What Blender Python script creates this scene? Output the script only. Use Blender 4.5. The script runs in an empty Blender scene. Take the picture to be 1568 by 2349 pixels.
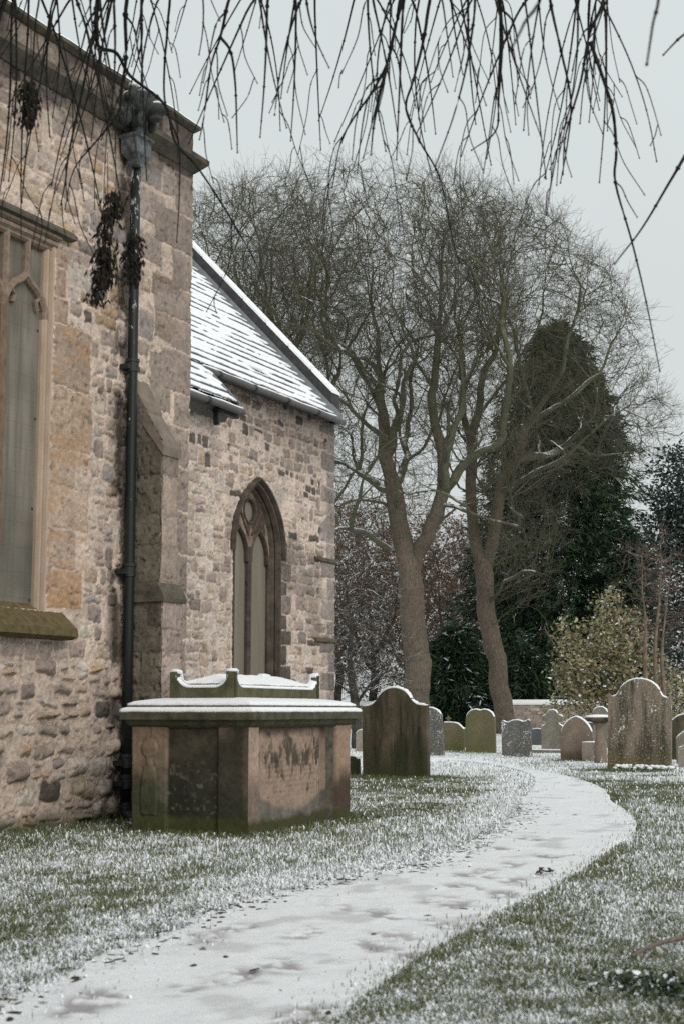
import bpy, bmesh, math, random
import numpy as np
from mathutils import Vector, noise as mnoise
R = math.radians
random.seed(7)
rng = np.random.default_rng(7)
SC = bpy.context.scene
COL = SC.collection

# ------------------------------------------------------------------ camera
EYE = 1.05
PITCH, YAW = R(7.949), R(27.52)
cam = bpy.data.cameras.new('camera')
cam.sensor_fit = 'VERTICAL'; cam.sensor_height = 36.0; cam.lens = 50.0
cam.clip_start = 0.05; cam.clip_end = 2000
cam.dof.use_dof = True; cam.dof.focus_distance = 27.0; cam.dof.aperture_fstop = 5.0
camo = bpy.data.objects.new('camera', cam); COL.objects.link(camo)
camo.location = (0, 0, EYE); camo.rotation_euler = (R(90) + PITCH, 0, YAW)
SC.camera = camo
# ------------------------------------------------------------------ sky, sun, exposure
SUN_EL, SUN_AZ = R(32), R(122)          # overcast, brightest to the south (the church's lit side)
w = bpy.data.worlds.new('World'); SC.world = w; w.use_nodes = True
nt = w.node_tree; nt.nodes.clear()
out = nt.nodes.new('ShaderNodeOutputWorld'); bg = nt.nodes.new('ShaderNodeBackground')
sky = nt.nodes.new('ShaderNodeTexSky'); sky.sky_type = 'NISHITA'; sky.sun_disc = False
sky.sun_elevation = SUN_EL; sky.sun_rotation = SUN_AZ; sky.dust_density = 5; sky.air_density = 2
tc = nt.nodes.new('ShaderNodeTexCoord'); sep = nt.nodes.new('ShaderNodeSeparateXYZ')
nt.links.new(tc.outputs['Generated'], sep.inputs[0])
ramp = nt.nodes.new('ShaderNodeValToRGB')      # overcast: a little brighter overhead than at the horizon
ramp.color_ramp.elements[0].position = 0.0; ramp.color_ramp.elements[0].color = (0.66, 0.70, 0.70, 1)
ramp.color_ramp.elements[1].position = 1.0; ramp.color_ramp.elements[1].color = (0.80, 0.86, 0.87, 1)
e = ramp.color_ramp.elements.new(0.45); e.color = (0.695, 0.745, 0.745, 1)
nt.links.new(sep.outputs['Z'], ramp.inputs[0])
cl = nt.nodes.new('ShaderNodeTexNoise'); cl.inputs['Scale'].default_value = 1.6; cl.inputs['Detail'].default_value = 4
nt.links.new(tc.outputs['Generated'], cl.inputs['Vector'])
mr = nt.nodes.new('ShaderNodeMapRange'); mr.inputs[1].default_value = 0.3; mr.inputs[2].default_value = 0.7
mr.inputs[3].default_value = 9.5; mr.inputs[4].default_value = 10.5
nt.links.new(cl.outputs[0], mr.inputs[0])
vm = nt.nodes.new('ShaderNodeVectorMath'); vm.operation = 'SCALE'
nt.links.new(ramp.outputs[0], vm.inputs[0]); nt.links.new(mr.outputs[0], vm.inputs['Scale'])
mx = nt.nodes.new('ShaderNodeMixRGB'); mx.inputs[0].default_value = 0.05
nt.links.new(vm.outputs[0], mx.inputs[1]); nt.links.new(sky.outputs[0], mx.inputs[2])
nt.links.new(mx.outputs[0], bg.inputs[0]); bg.inputs[1].default_value = 0.1
nt.links.new(bg.outputs[0], out.inputs[0])
sl = bpy.data.lights.new('sun', 'SUN'); sl.energy = 1.9; sl.angle = R(38); sl.color = (1, .945, .91)
so = bpy.data.objects.new('sun', sl); COL.objects.link(so)
sd = Vector((math.sin(SUN_AZ) * math.cos(SUN_EL), math.cos(SUN_AZ) * math.cos(SUN_EL), math.sin(SUN_EL)))
so.rotation_euler = sd.to_track_quat('Z', 'Y').to_euler()
SC.view_settings.view_transform = 'Standard'; SC.view_settings.look = 'None'
SC.view_settings.gamma = 1; SC.view_settings.exposure = 0.0
SC.cycles.max_bounces = 5; SC.cycles.diffuse_bounces = 3; SC.cycles.glossy_bounces = 2
SC.cycles.use_denoising = False

# ------------------------------------------------------------------ helpers
CAMF = np.array([-math.sin(YAW) * math.cos(PITCH), math.cos(YAW) * math.cos(PITCH), math.sin(PITCH)])
CAMR = np.array([math.cos(YAW), math.sin(YAW), 0.0]); CAMU = np.cross(CAMR, CAMF)

def at(x, y, d):
    """world point at distance d along the view axis (survey units of a 1568 x 2349 sheet)"""
    return np.array([0, 0, EYE]) + d * (CAMF + CAMR * (x - 784.0) / 3262.0 - CAMU * (y - 1174.5) / 3262.0)

def ground(x, y, z=0.0):
    r = CAMF + CAMR * (x - 784.0) / 3262.0 - CAMU * (y - 1174.5) / 3262.0
    return np.array([0, 0, EYE]) + r * ((z - EYE) / r[2])

def link(name, me, mat, parent=None, smooth=False):
    o = bpy.data.objects.new(name, me); COL.objects.link(o)
    if mat is not None:
        for m in (mat if isinstance(mat, (list, tuple)) else [mat]): me.materials.append(m)
    if smooth: me.polygons.foreach_set('use_smooth', np.ones(len(me.polygons), bool))
    if parent is not None:
        o.parent = parent
        q, off = parent, Vector((0, 0, 0))
        while q is not None: off += q.location; q = q.parent
        o.location = -off
    return o

def npmesh(name, V, F, col=None, mids=None):
    """F: (n,k) int array or list of such arrays"""
    me = bpy.data.meshes.new(name)
    V = np.ascontiguousarray(V, dtype=np.float32)
    Fs = F if isinstance(F, list) else [F]
    Fs = [f for f in Fs if len(f)]
    me.vertices.add(len(V)); me.vertices.foreach_set('co', V.ravel())
    nl = sum(f.size for f in Fs); npol = sum(len(f) for f in Fs)
    me.loops.add(nl); me.polygons.add(npol)
    me.loops.foreach_set('vertex_index', np.concatenate([f.ravel() for f in Fs]).astype(np.int32))
    tot = np.concatenate([np.full(len(f), f.shape[1], np.int32) for f in Fs])
    st = np.concatenate([[0], np.cumsum(tot)[:-1]]).astype(np.int32)
    me.polygons.foreach_set('loop_start', st)
    me.polygons.foreach_set('loop_total', tot)
    if mids is not None: me.polygons.foreach_set('material_index', np.asarray(mids, np.int32))
    if col is not None:
        a = me.color_attributes.new('Col', 'FLOAT_COLOR', 'POINT')
        c = np.ones((len(V), 4), np.float32); c[:, :3] = col
        a.data.foreach_set('color', c.ravel())
    me.update(calc_edges=True)
    return me

def thing(name, label, cat, loc=(0, 0, 0), group=None):
    o = bpy.data.objects.new(name, None); COL.objects.link(o)
    o.location = Vector([float(c) for c in loc]); o.empty_display_size = .2
    o['label'] = label; o['category'] = cat; o['kind'] = 'thing'
    if group: o['group'] = group
    return o

def tag(o, label=None, cat=None, group=None, kind=None):
    if label: o['label'] = label
    if cat: o['category'] = cat
    if group: o['group'] = group
    if kind: o['kind'] = kind
    return o

class MB:
    """collects simple solids into one mesh"""
    def __init__(s): s.V = []; s.F = []
    def add(s, V, F):
        n = len(s.V); s.V += [tuple(v) for v in V]; s.F += [tuple(i + n for i in f) for f in F]
    def box(s, c, h, R3=None):
        P = []
        for x in (-1, 1):
            for y in (-1, 1):
                for z in (-1, 1):
                    p = np.array([x * h[0], y * h[1], z * h[2]], float)
                    if R3 is not None: p = R3 @ p
                    P.append(p + np.array(c))
        s.add(P, [(0, 1, 3, 2), (4, 6, 7, 5), (0, 4, 5, 1), (2, 3, 7, 6), (0, 2, 6, 4), (1, 5, 7, 3)])
    def prism(s, A, B):
        """two matching rings"""
        n = len(A); s.add(list(A) + list(B), [tuple(range(n))[::-1], tuple(range(n, 2 * n))] + [(i, (i + 1) % n, n + (i + 1) % n, n + i) for i in range(n)])
    def loft(s, rings, cap=True, closed=True):
        n = len(rings[0]); V = [p for r in rings for p in r]; F = []
        for k in range(len(rings) - 1):
            for i in range(n if closed else n - 1):
                j = (i + 1) % n; F.append((k * n + i, k * n + j, (k + 1) * n + j, (k + 1) * n + i))
        if cap: F.append(tuple(range(n))[::-1]); F.append(tuple((len(rings) - 1) * n + i for i in range(n)))
        s.add(V, F)
    def tube(s, pts, rad, k=8):
        pts = [np.array(p, float) for p in pts]; rings = []
        if np.isscalar(rad): rad = [rad] * len(pts)
        for i, p in enumerate(pts):
            d = pts[min(i + 1, len(pts) - 1)] - pts[max(i - 1, 0)]; d = d / (np.linalg.norm(d) + 1e-9)
            ref = np.array([0, 0, 1.]) if abs(d[2]) < .9 else np.array([1., 0, 0])
            a = np.cross(d, ref); a /= np.linalg.norm(a); b = np.cross(d, a)
            rings.append([p + rad[i] * (a * math.cos(t) + b * math.sin(t)) for t in np.linspace(0, 2 * math.pi, k, endpoint=False)])
        s.loft(rings)
    def lathe(s, c, prof, k=16, sq=False):
        rings = [[np.array(c) + np.array([r * math.cos(t), r * math.sin(t), z]) for t in np.linspace(0, 2 * math.pi, k, endpoint=False) + (math.pi / 4 if sq else 0)] for r, z in prof]
        s.loft(rings)
    def build(s, name, mat, parent=None, smooth=False, bevel=0, col=None):
        me = bpy.data.meshes.new(name); me.from_pydata([tuple(float(c) for c in v) for v in s.V], [], s.F)
        bm = bmesh.new(); bm.from_mesh(me); bmesh.ops.recalc_face_normals(bm, faces=bm.faces)
        if bevel: bmesh.ops.bevel(bm, geom=list(bm.edges), offset=bevel, segments=2, affect='EDGES', clamp_overlap=True)
        bm.to_mesh(me); bm.free()
        if col is not None:
            a = me.color_attributes.new('Col', 'FLOAT_COLOR', 'POINT')
            a.data.foreach_set('color', np.tile(np.array(list(col) + [1], np.float32), len(me.vertices)))
        return link(name, me, mat, parent, smooth)

# value noise on numpy arrays
def vnoise(x, y, seed=0):
    xi = np.floor(x).astype(np.int64); yi = np.floor(y).astype(np.int64); xf = x - xi; yf = y - yi
    def h(a, b):
        n = (a * 374761393 + b * 668265263 + seed * 974634777) & 0xffffffff
        n = ((n ^ (n >> 13)) * 1274126177) & 0xffffffff
        n = ((n ^ (n >> 16)) * 2246822519) & 0xffffffff
        return ((n ^ (n >> 15)) & 0xffffff) / float(0xffffff)
    u = xf * xf * (3 - 2 * xf); v = yf * yf * (3 - 2 * yf)
    return (h(xi, yi) * (1 - u) + h(xi + 1, yi) * u) * (1 - v) + (h(xi, yi + 1) * (1 - u) + h(xi + 1, yi + 1) * u) * v
def fbm(x, y, f, o=4, seed=0, g=.5):
    s = 0; a = 1; t = 0
    for i in range(o):
        s = s + a * vnoise(x * f + 13.7 * i, y * f + 7.3 * i, seed + i); t += a; a *= g; f *= 2.03
    return s / t            # 0..1, mean .5
def sstep(a, b, x):
    t = np.clip((x - a) / (b - a), 0, 1); return t * t * (3 - 2 * t)

# ------------------------------------------------------------------ materials
def mat(name):
    m = bpy.data.materials.new(name); m.use_nodes = True
    n = m.node_tree; b = n.nodes['Principled BSDF']; b.inputs['Specular IOR Level'].default_value = .25
    return m, n, b
def nz(n, scale, detail=6, vec=None, rough=.6, dist=0):
    t = n.nodes.new('ShaderNodeTexNoise'); t.inputs['Scale'].default_value = scale; t.inputs['Detail'].default_value = detail
    t.inputs['Roughness'].default_value = rough; t.inputs['Distortion'].default_value = dist
    if vec is not None: n.links.new(vec, t.inputs['Vector'])
    return t.outputs[0]
def ramp_(n, val, a, b, ca=(0, 0, 0, 1), cb=(1, 1, 1, 1)):
    r = n.nodes.new('ShaderNodeValToRGB'); r.color_ramp.elements[0].position = a; r.color_ramp.elements[1].position = b
    r.color_ramp.elements[0].color = ca; r.color_ramp.elements[1].color = cb; n.links.new(val, r.inputs[0]); return r.outputs[0]
def mixc(n, fac, a, b, mode='MIX'):
    m = n.nodes.new('ShaderNodeMixRGB'); m.blend_type = mode
    for i, v in ((0, fac), (1, a), (2, b)):
        if hasattr(v, 'links') or hasattr(v, 'is_linked'): n.links.new(v, m.inputs[i])
        else: m.inputs[i].default_value = v if i == 0 else (tuple(v) + (1,) if len(v) == 3 else v)
    return m.outputs[0]
def bump(n, b, hs, strength=.5, dist=.01):
    bp = n.nodes.new('ShaderNodeBump'); bp.inputs['Strength'].default_value = strength; bp.inputs['Distance'].default_value = dist
    n.links.new(hs, bp.inputs['Height']); n.links.new(bp.outputs[0], b.inputs['Normal'])
def objco(n, scale=(1, 1, 1)):
    t = n.nodes.new('ShaderNodeTexCoord'); mp = n.nodes.new('ShaderNodeMapping'); mp.inputs['Scale'].default_value = scale
    n.links.new(t.outputs['Object'], mp.inputs[0]); return mp.outputs[0]
def math_(n, op, a, b):
    m = n.nodes.new('ShaderNodeMath'); m.operation = op; m.use_clamp = False
    for i, v in ((0, a), (1, b)):
        if hasattr(v, 'is_linked'): n.links.new(v, m.inputs[i])
        else: m.inputs[i].default_value = v
    return m.outputs[0]
def upmask(n, lo, hi, vec=None, nscale=9, amt=.5):
    """1 where the surface faces up: where snow can lie"""
    g = n.nodes.new('ShaderNodeNewGeometry'); s = n.nodes.new('ShaderNodeSeparateXYZ'); n.links.new(g.outputs['True Normal'], s.inputs[0])
    q = math_(n, 'ADD', s.outputs[2], math_(n, 'MULTIPLY', math_(n, 'SUBTRACT', nz(n, nscale, 3, vec), .5), amt))
    return ramp_(n, q, lo, hi)

def colmat(name, rough=.92, var=.35, nscale=60, bst=.5, bdist=.006, spec=.2, grit=220, streak=False):
    m, n, b = mat(name); b.inputs['Roughness'].default_value = rough; b.inputs['Specular IOR Level'].default_value = spec
    a = n.nodes.new('ShaderNodeAttribute'); a.attribute_name = 'Col'; v = objco(n)
    n1 = nz(n, nscale, 8, v, .7); n2 = nz(n, grit, 3, v, .7)
    f = ramp_(n, n1, .25, .75, (1 - var,) * 3 + (1,), (1 + var,) * 3 + (1,))
    f2 = ramp_(n, n2, .3, .7, (1 - var * .7,) * 3 + (1,), (1 + var * .7,) * 3 + (1,))
    c = mixc(n, 1, mixc(n, 1, a.outputs['Color'], f, 'MULTIPLY'), f2, 'MULTIPLY')
    n.links.new(c, b.inputs['Base Color'])
    bump(n, b, math_(n, 'ADD', n1, math_(n, 'MULTIPLY', n2, .6)), bst, bdist)
    return m
M_MASON = colmat('masonry', .95, .22, 34, .8, .012)
M_CARVED = colmat('carved_stone', .9, .2, 40, .35, .005)
M_LEAF = colmat('leaf', .5, .1, 5, 0, .001, spec=.35)
M_GRASS = colmat('grass_blade', .7, .1, 5, 0, .001)
M_BRANCHLET = colmat('branchlet', .85, .15, 9, 0, .001)

def snow_mat(name='snow'):
    m, n, b = mat(name); v = objco(n)
    f = nz(n, 14, 6, v); g = nz(n, 160, 4, v)
    n.links.new(ramp_(n, f, .3, .7, (.78, .81, .83, 1), (.88, .9, .905, 1)), b.inputs['Base Color'])
    b.inputs['Roughness'].default_value = .8; bump(n, b, math_(n, 'ADD', f, g), .5, .012); return m
M_SNOW = snow_mat()

def stone_mat(name, base, dark, green, gamt=.5, samt=.6, fleck=.0, lich=.0, nsc=5.0, low=.0):
    """weathered headstone: rain streaks, algae, lichen spots, blown snow flecks"""
    m, n, b = mat(name); v = objco(n); vs = objco(n, (7, 7, .9)); b.inputs['Roughness'].default_value = .9
    n1 = nz(n, nsc, 8, v, .7); n2 = nz(n, 90, 5, v, .7); st = nz(n, 1.0, 5, vs, .6); al = nz(n, 2.3, 6, v, .65)
    c = mixc(n, ramp_(n, n1, .3, .7), tuple(x * .75 for x in base), tuple(min(1, x * 1.2) for x in base))
    c = mixc(n, math_(n, 'MULTIPLY', ramp_(n, st, .42, .62), samt), c, dark)
    c = mixc(n, math_(n, 'MULTIPLY', ramp_(n, al, .42, .62), gamt), c, green)
    if low:
        t = n.nodes.new('ShaderNodeTexCoord'); s = n.nodes.new('ShaderNodeSeparateXYZ'); n.links.new(t.outputs['Object'], s.inputs[0])
        q = math_(n, 'ADD', s.outputs[2], math_(n, 'MULTIPLY', math_(n, 'SUBTRACT', al, .5), 1.0))
        c = mixc(n, ramp_(n, q, .0, low, (.85,) * 3 + (1,), (0, 0, 0, 1)), c, green)
    c = mixc(n, 1, c, ramp_(n, n2, .3, .7, (.72,) * 3 + (1,), (1.25,) * 3 + (1,)), 'MULTIPLY')
    if lich: c = mixc(n, math_(n, 'MULTIPLY', ramp_(n, nz(n, 34, 4, v, .6), .565, .63), lich), c, (.46, .45, .36))
    if fleck: c = mixc(n, ramp_(n, math_(n, 'ADD', nz(n, 26, 5, v, .8), math_(n, 'MULTIPLY', math_(n, 'SUBTRACT', al, .5), .9)), .68 - fleck * .2, .71 - fleck * .2), c, (.82, .84, .85))
    n.links.new(c, b.inputs['Base Color']); bump(n, b, math_(n, 'ADD', n1, math_(n, 'MULTIPLY', n2, .5)), .6, .012)
    return m

def bark_mat(name, base, alt, snow=True, sc=3, lo=.55, hi=.75):
    m, n, b = mat(name); v = objco(n); v2 = objco(n, (9, 9, 1.8)); b.inputs['Roughness'].default_value = .95
    n1 = nz(n, sc, 7, v, .7); n2 = nz(n, 3, 6, v2, .7)
    c = mixc(n, ramp_(n, n1, .35, .65), base, alt)
    c = mixc(n, 1, c, ramp_(n, n2, .32, .68, (.38,) * 3 + (1,), (1.6,) * 3 + (1,)), 'MULTIPLY')
    c = mixc(n, ramp_(n, nz(n, 9, 5, v, .75), .70, .76), c, (.5, .5, .47))
    if snow: c = mixc(n, upmask(n, lo, hi, v, 3, .9), c, (.82, .84, .86))
    n.links.new(c, b.inputs['Base Color']); bump(n, b, n2, .8, .05)
    return m
M_BARK = bark_mat('sycamore_bark', (.095, .088, .066), (.155, .115, .09), False, .8)
M_LIMB = bark_mat('limb_bark', (.080, .084, .060), (.125, .122, .078), True, 1.5, .50, .70)
M_TWIGS = bark_mat('twig_bark', (.080, .082, .050), (.11, .098, .068), True, 1, .9, 1.1)
M_DARKBARK = bark_mat('dark_bark', (.04, .038, .033), (.07, .065, .055), True, 4, .55, .75)
M_WEEP = bark_mat('weeping_bark', (.012, .014, .012), (.03, .028, .024), False, 30)
M_SAPBARK = bark_mat('sapling_bark', (.16, .11, .085), (.21, .16, .13), True, 4, .8, 1.)

def plain(name, c1, c2, rough=.6, sc=20, spec=.3, bst=.2, stretch=(1, 1, 1)):
    m, n, b = mat(name); v = objco(n, stretch); f = nz(n, sc, 6, v, .65)
    n.links.new(ramp_(n, f, .3, .7, tuple(c1) + (1,), tuple(c2) + (1,)), b.inputs['Base Color'])
    b.inputs['Roughness'].default_value = rough; b.inputs['Specular IOR Level'].default_value = spec
    if bst: bump(n, b, f, bst, .006)
    return m
M_LEAD = plain('lead_flashing', (.10, .11, .12), (.17, .18, .19), .5, 12)
M_GUTTER = plain('gutter_iron', (.06, .062, .06), (.11, .10, .095), .5, 18)
M_IRON = plain('black_iron', (.012, .014, .013), (.03, .033, .032), .45, 30)
M_TRAC = plain('tracery_stone', (.14, .105, .08), (.27, .205, .155), .9, 14, .2, .6)
M_TRACD = plain('dark_tracery_stone', (.034, .03, .026), (.115, .09, .07), .9, 6, .2, .6)
M_TRACO = plain('warm_jamb_stone', (.33, .245, .175), (.43, .34, .265), .9, 8, .2, .5, (1, 1, .4))
M_SILL = plain('mossy_sill', (.07, .055, .03), (.155, .12, .055), .95, 16, .2, 1)
M_WEATH = plain('weathered_string_stone', (.035, .037, .03), (.14, .12, .09), .95, 6, .2, .8, (1, 1, 2))
M_HOP = plain('flaking_hopper_paint', (.012, .014, .014), (.16, .17, .175), .5, 14, .3, .3)
M_GARG = plain('gargoyle_stone', (.02, .024, .022), (.055, .06, .052), .8, 22, .3, .8)
m_, n_, b_ = mat('pipe_paint')           # black paint flaking off the upper pipe
v_ = objco(n_, (1, 1, .35)); t_ = n_.nodes.new('ShaderNodeTexCoord'); s_ = n_.nodes.new('ShaderNodeSeparateXYZ'); n_.links.new(t_.outputs['Object'], s_.inputs[0])
q_ = math_(n_, 'ADD', nz(n_, 24, 5, v_, .7), math_(n_, 'MULTIPLY', math_(n_, 'SUBTRACT', s_.outputs[2], 5.1), .05))
n_.links.new(mixc(n_, ramp_(n_, q_, .60, .64), (.014, .017, .016), (.34, .36, .37)), b_.inputs['Base Color'])
b_.inputs['Roughness'].default_value = .4; bump(n_, b_, q_, .3, .004); M_PIPE = m_
m_, n_, b_ = mat('clouded_glazing')      # polycarbonate sheets over the glass
v_ = objco(n_, (6, 6, .35)); f_ = nz(n_, 2.4, 5, v_, .6); g_ = nz(n_, 1.1, 3, objco(n_), .5)
c_ = ramp_(n_, f_, .3, .7, (.12, .11, .088, 1), (.235, .21, .17, 1))
br_ = n_.nodes.new('ShaderNodeTexBrick'); br_.offset = 0; br_.inputs['Scale'].default_value = 1; br_.inputs['Brick Width'].default_value = .17; br_.inputs['Row Height'].default_value = .23; br_.inputs['Mortar Size'].default_value = .008; br_.inputs['Mortar Smooth'].default_value = .6
sx_ = n_.nodes.new('ShaderNodeSeparateXYZ'); cx_ = n_.nodes.new('ShaderNodeCombineXYZ'); n_.links.new(objco(n_), sx_.inputs[0]); n_.links.new(sx_.outputs[1], cx_.inputs[0]); n_.links.new(sx_.outputs[2], cx_.inputs[1]); n_.links.new(cx_.outputs[0], br_.inputs['Vector'])
gc_ = mixc(n_, ramp_(n_, g_, .4, .65), c_, (.10, .095, .075))
n_.links.new(mixc(n_, math_(n_, 'MULTIPLY', br_.outputs['Fac'], math_(n_, 'MULTIPLY', g_, .32)), gc_, (.03, .03, .025)), b_.inputs['Base Color'])
b_.inputs['Roughness'].default_value = .45; b_.inputs['Specular IOR Level'].default_value = .2; M_GLAZE = m_
M_GLAZE2 = plain('grey_glazing', (.16, .14, .11), (.205, .18, .145), .45, 1.5, .2, 0, (5, 5, .4))

# ------------------------------------------------------------------ masonry as real relief
PAL = [((.33, .275, .235), 4), ((.285, .23, .195), 4), ((.39, .33, .27), 3.5), ((.34, .275, .205), 3), ((.225, .192, .168), 1.5), ((.43, .385, .33), 2), ((.36, .26, .175), .7), ((.10, .088, .075), .7), ((.27, .24, .218), 1.5)]
PW = np.array([p[1] for p in PAL], float); PW /= PW.sum()
def pick(seed_rng, bias=None):
    p = PW if bias is None else bias
    c = np.array(PAL[seed_rng.choice(len(PAL), p=p)][0]) * 1.14; return c * seed_rng.uniform(.85, 1.15) * np.array([1, seed_rng.uniform(.96, 1.0), seed_rng.uniform(.95, 1.02)])

def pack(u0, u1, v0, v1, zone, reserved, seed):
    """semi-coursed rubble: list of stones (cu, cv, hu, hv, round, prot, colour, rot)"""
    r = np.random.default_rng(seed); S = []; v = v0
    while v < v1:
        z = zone((u0 + u1) / 2, v + .05); ch = r.uniform(*z['ch']); u = u0 - r.uniform(0, .3)
        while u < u1:
            z = zone(u, v + ch / 2); wd = r.uniform(*z['w']) * (ch / .2) ** .35
            parts = [(v, ch)]
            if ch > .17 and r.random() < z.get('split', .3):
                k = r.uniform(.38, .62); parts = [(v, ch * k), (v + ch * k, ch * (1 - k))]
            for (pv, ph) in parts:
                segs = [(u, wd)]
                if len(parts) == 2 and wd > .22 and r.random() < .5:
                    k = r.uniform(.35, .65); segs = [(u, wd * k), (u + wd * k, wd * (1 - k))]
                for (pu, pw) in segs:
                    g = z['gap'] * r.uniform(.6, 1.5)
                    cu, cv = pu + pw / 2 + r.normal(0, .008), pv + ph / 2 + r.normal(0, .012) + .05 * (float(vnoise(np.array(pu * 1.1), np.array(pv * 2.), seed)) - .5)
                    hu, hv = max(.025, (pw - g) / 2), max(.02, (ph - g) / 2)
                    if r.random() > z['keep']: continue
                    if any(cu + hu > a and cu - hu < b and cv + hv > c and cv - hv < d for a, b, c, d in reserved): 
                        # trim against the reserved block
                        for a, b, c, d in reserved:
                            if cu + hu > a and cu - hu < b and cv + hv > c and cv - hv < d:
                                if cu < a: nh = (a - (cu - hu)) / 2 - .012; cu = cu - hu + nh; hu = nh
                                elif cu > b: nh = ((cu + hu) - b) / 2 - .012; cu = cu + hu - nh; hu = nh
                                else: hu = 0
                        if hu < .03: continue
                    S.append((cu, cv, hu, hv, z['rd'] * min(hu, hv), z['pr'] * r.uniform(.3, 1.4), pick(r, z.get('pal')), r.normal(0, z['rot'])))
            u += wd
        v += ch
    return S

def relief(name, us, vs, stones, O, U, V, N, mort, seed, mat_, parent, hole=None, post=None, warp=.022, rough=.010, morth=.01, edge_back=.14, mortvar=.25, groove=.021, pits=1.0):
    nu, nv = len(us), len(vs)
    A, B = np.meshgrid(us, vs)                       # rows v
    wu = A + warp * (fbm(A, B, 7, 3, seed) - .5) * 2 + .012 * (fbm(A, B, 26, 2, seed + 5) - .5) * 2
    wv = B + warp * (fbm(A, B, 7, 3, seed + 9) - .5) * 2 + .012 * (fbm(A, B, 26, 2, seed + 15) - .5) * 2
    big = fbm(A, B, 1.2, 4, seed + 21); mid = fbm(A, B, 9, 4, seed + 33); fine = fbm(A, B, 30, 3, seed + 41)
    H = (fine - .5) * morth * 2 + (mid - .5) * morth * 1.6
    C = np.array(mort)[None, None, :] * (1 + mortvar * (mid - .5) * 2 + .25 * (fine - .5) * 2 + .35 * (big - .5))[..., None]
    for (cu, cv, hu, hv, rd, pr, col, rot) in stones:
        m = .06
        i0, i1 = np.searchsorted(us, [cu - hu - m, cu + hu + m]); j0, j1 = np.searchsorted(vs, [cv - hv - m, cv + hv + m])
        if i1 <= i0 or j1 <= j0: continue
        x = wu[j0:j1, i0:i1] - cu; y = wv[j0:j1, i0:i1] - cv
        cr, sr = math.cos(rot), math.sin(rot); x, y = x * cr + y * sr, -x * sr + y * cr
        qx = np.abs(x) - (hu - rd); qy = np.abs(y) - (hv - rd)
        d = np.hypot(np.maximum(qx, 0), np.maximum(qy, 0)) + np.minimum(np.maximum(qx, qy), 0) - rd
        al = sstep(.003, -.007, d); dome = sstep(.008, -min(hu, hv) * .9, d) ** .5
        tilt = (x / max(hu, .05)) * random.uniform(-.25, .25) + (y / max(hv, .05)) * random.uniform(-.35, .1)
        f = fine[j0:j1, i0:i1]; mi = mid[j0:j1, i0:i1]
        hs = pr * dome * (1 + tilt) + rough * ((f - .5) * 1.6 + (mi - .5) * 2.2) * dome - .006
        cc = np.array(col)[None, None, :] * (1 + .5 * (mi - .5) + .55 * (f - .5))[..., None]
        H[j0:j1, i0:i1] = H[j0:j1, i0:i1] * (1 - al) + np.maximum(hs, H[j0:j1, i0:i1] * .3) * al
        H[j0:j1, i0:i1] -= groove * np.exp(-((d + .002) / .006) ** 2) * sstep(.3, .6, mi)
        C[j0:j1, i0:i1] = C[j0:j1, i0:i1] * (1 - al[..., None]) + cc * al[..., None]
    pit = sstep(.68, .76, fbm(A, B, 19, 3, seed + 61) + .12 * (big - .5)) * pits * .6; H = H - .022 * pit; C = C * (1 - .55 * pit[..., None])
    if post is not None: H, C = post(A, B, H, C, big, mid, fine)
    Ai = A.copy()
    if edge_back:
        ed = (fbm(B[:, -1] * 1., B[:, -1] * 0, 3, 4, seed + 77) - .5) * .03
        Ai[:, -1] += ed; Ai[:, -2] += ed * .6
        Ai = np.concatenate([Ai, Ai[:, -1:]], 1); B = np.concatenate([B, B[:, -1:]], 1); H = np.concatenate([H, np.full((nv, 1), -edge_back)], 1); C = np.concatenate([C, C[:, -1:]], 1); nu += 1
    P = np.array(O)[None, None] + Ai[..., None] * np.array(U) + B[..., None] * np.array(V) + H[..., None] * np.array(N)
    idx = np.arange(nu * nv).reshape(nv, nu)
    Q = np.stack([idx[:-1, :-1], idx[:-1, 1:], idx[1:, 1:], idx[1:, :-1]], -1)
    if hole is not None:
        ca = (Ai[:-1, :-1] + Ai[1:, 1:]) / 2; cb = (B[:-1, :-1] + B[1:, 1:]) / 2; Q = Q[~hole(ca, cb)]
    me = npmesh(name, P.reshape(-1, 3), Q.reshape(-1, 4), np.clip(C, .004, .9).reshape(-1, 3))
    # keep the outside face outward
    return link(name, me, mat_, parent, True)

def axis(*spans):
    a = []
    for (s, e_, st) in spans: a.append(np.arange(s, e_ - 1e-6, st))
    a.append([spans[-1][1]]); return np.concatenate(a)

# ================================================================== THE CHURCH
church = thing('church', 'medieval rubble stone church with snowy slate chancel roof and black downpipe', 'church', (-8.52, 11.6, 0))
XN = -8.52; YC = 12.765                               # nave wall plane, its east corner
MORT = (.56, .455, .375)
WY0, WY1, WZ0, WZ1 = 8.35, 10.40, 1.97, 5.47          # nave window opening
jr = np.random.default_rng(3)
jamb = []
zz = [1.99, 2.36, 2.75, 3.17, 3.52, 4.12, 4.73]
for i in range(6):
    wdt = (.52, .40, .60, .38, .62, .56)[i]
    c = [(.42, .28, .18), (.42, .32, .245), (.47, .36, .275), (.45, .345, .26), (.40, .30, .22), (.33, .25, .19)][i]
    jamb.append((WY1 + .03 + wdt / 2, (zz[i] + zz[i + 1]) / 2, wdt / 2, (zz[i + 1] - zz[i]) / 2 - .006, .012, .012, np.array(c), 0))
for z0, z1, wdt in ((4.73, 4.98, .20), (4.98, 5.28, .16), (5.28, 5.47, .18)):
    jamb.append((WY1 + .03 + wdt / 2, (z0 + z1) / 2, wdt / 2, (z1 - z0) / 2 - .005, .01, .012, np.array((.34, .25, .19)), 0))
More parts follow.
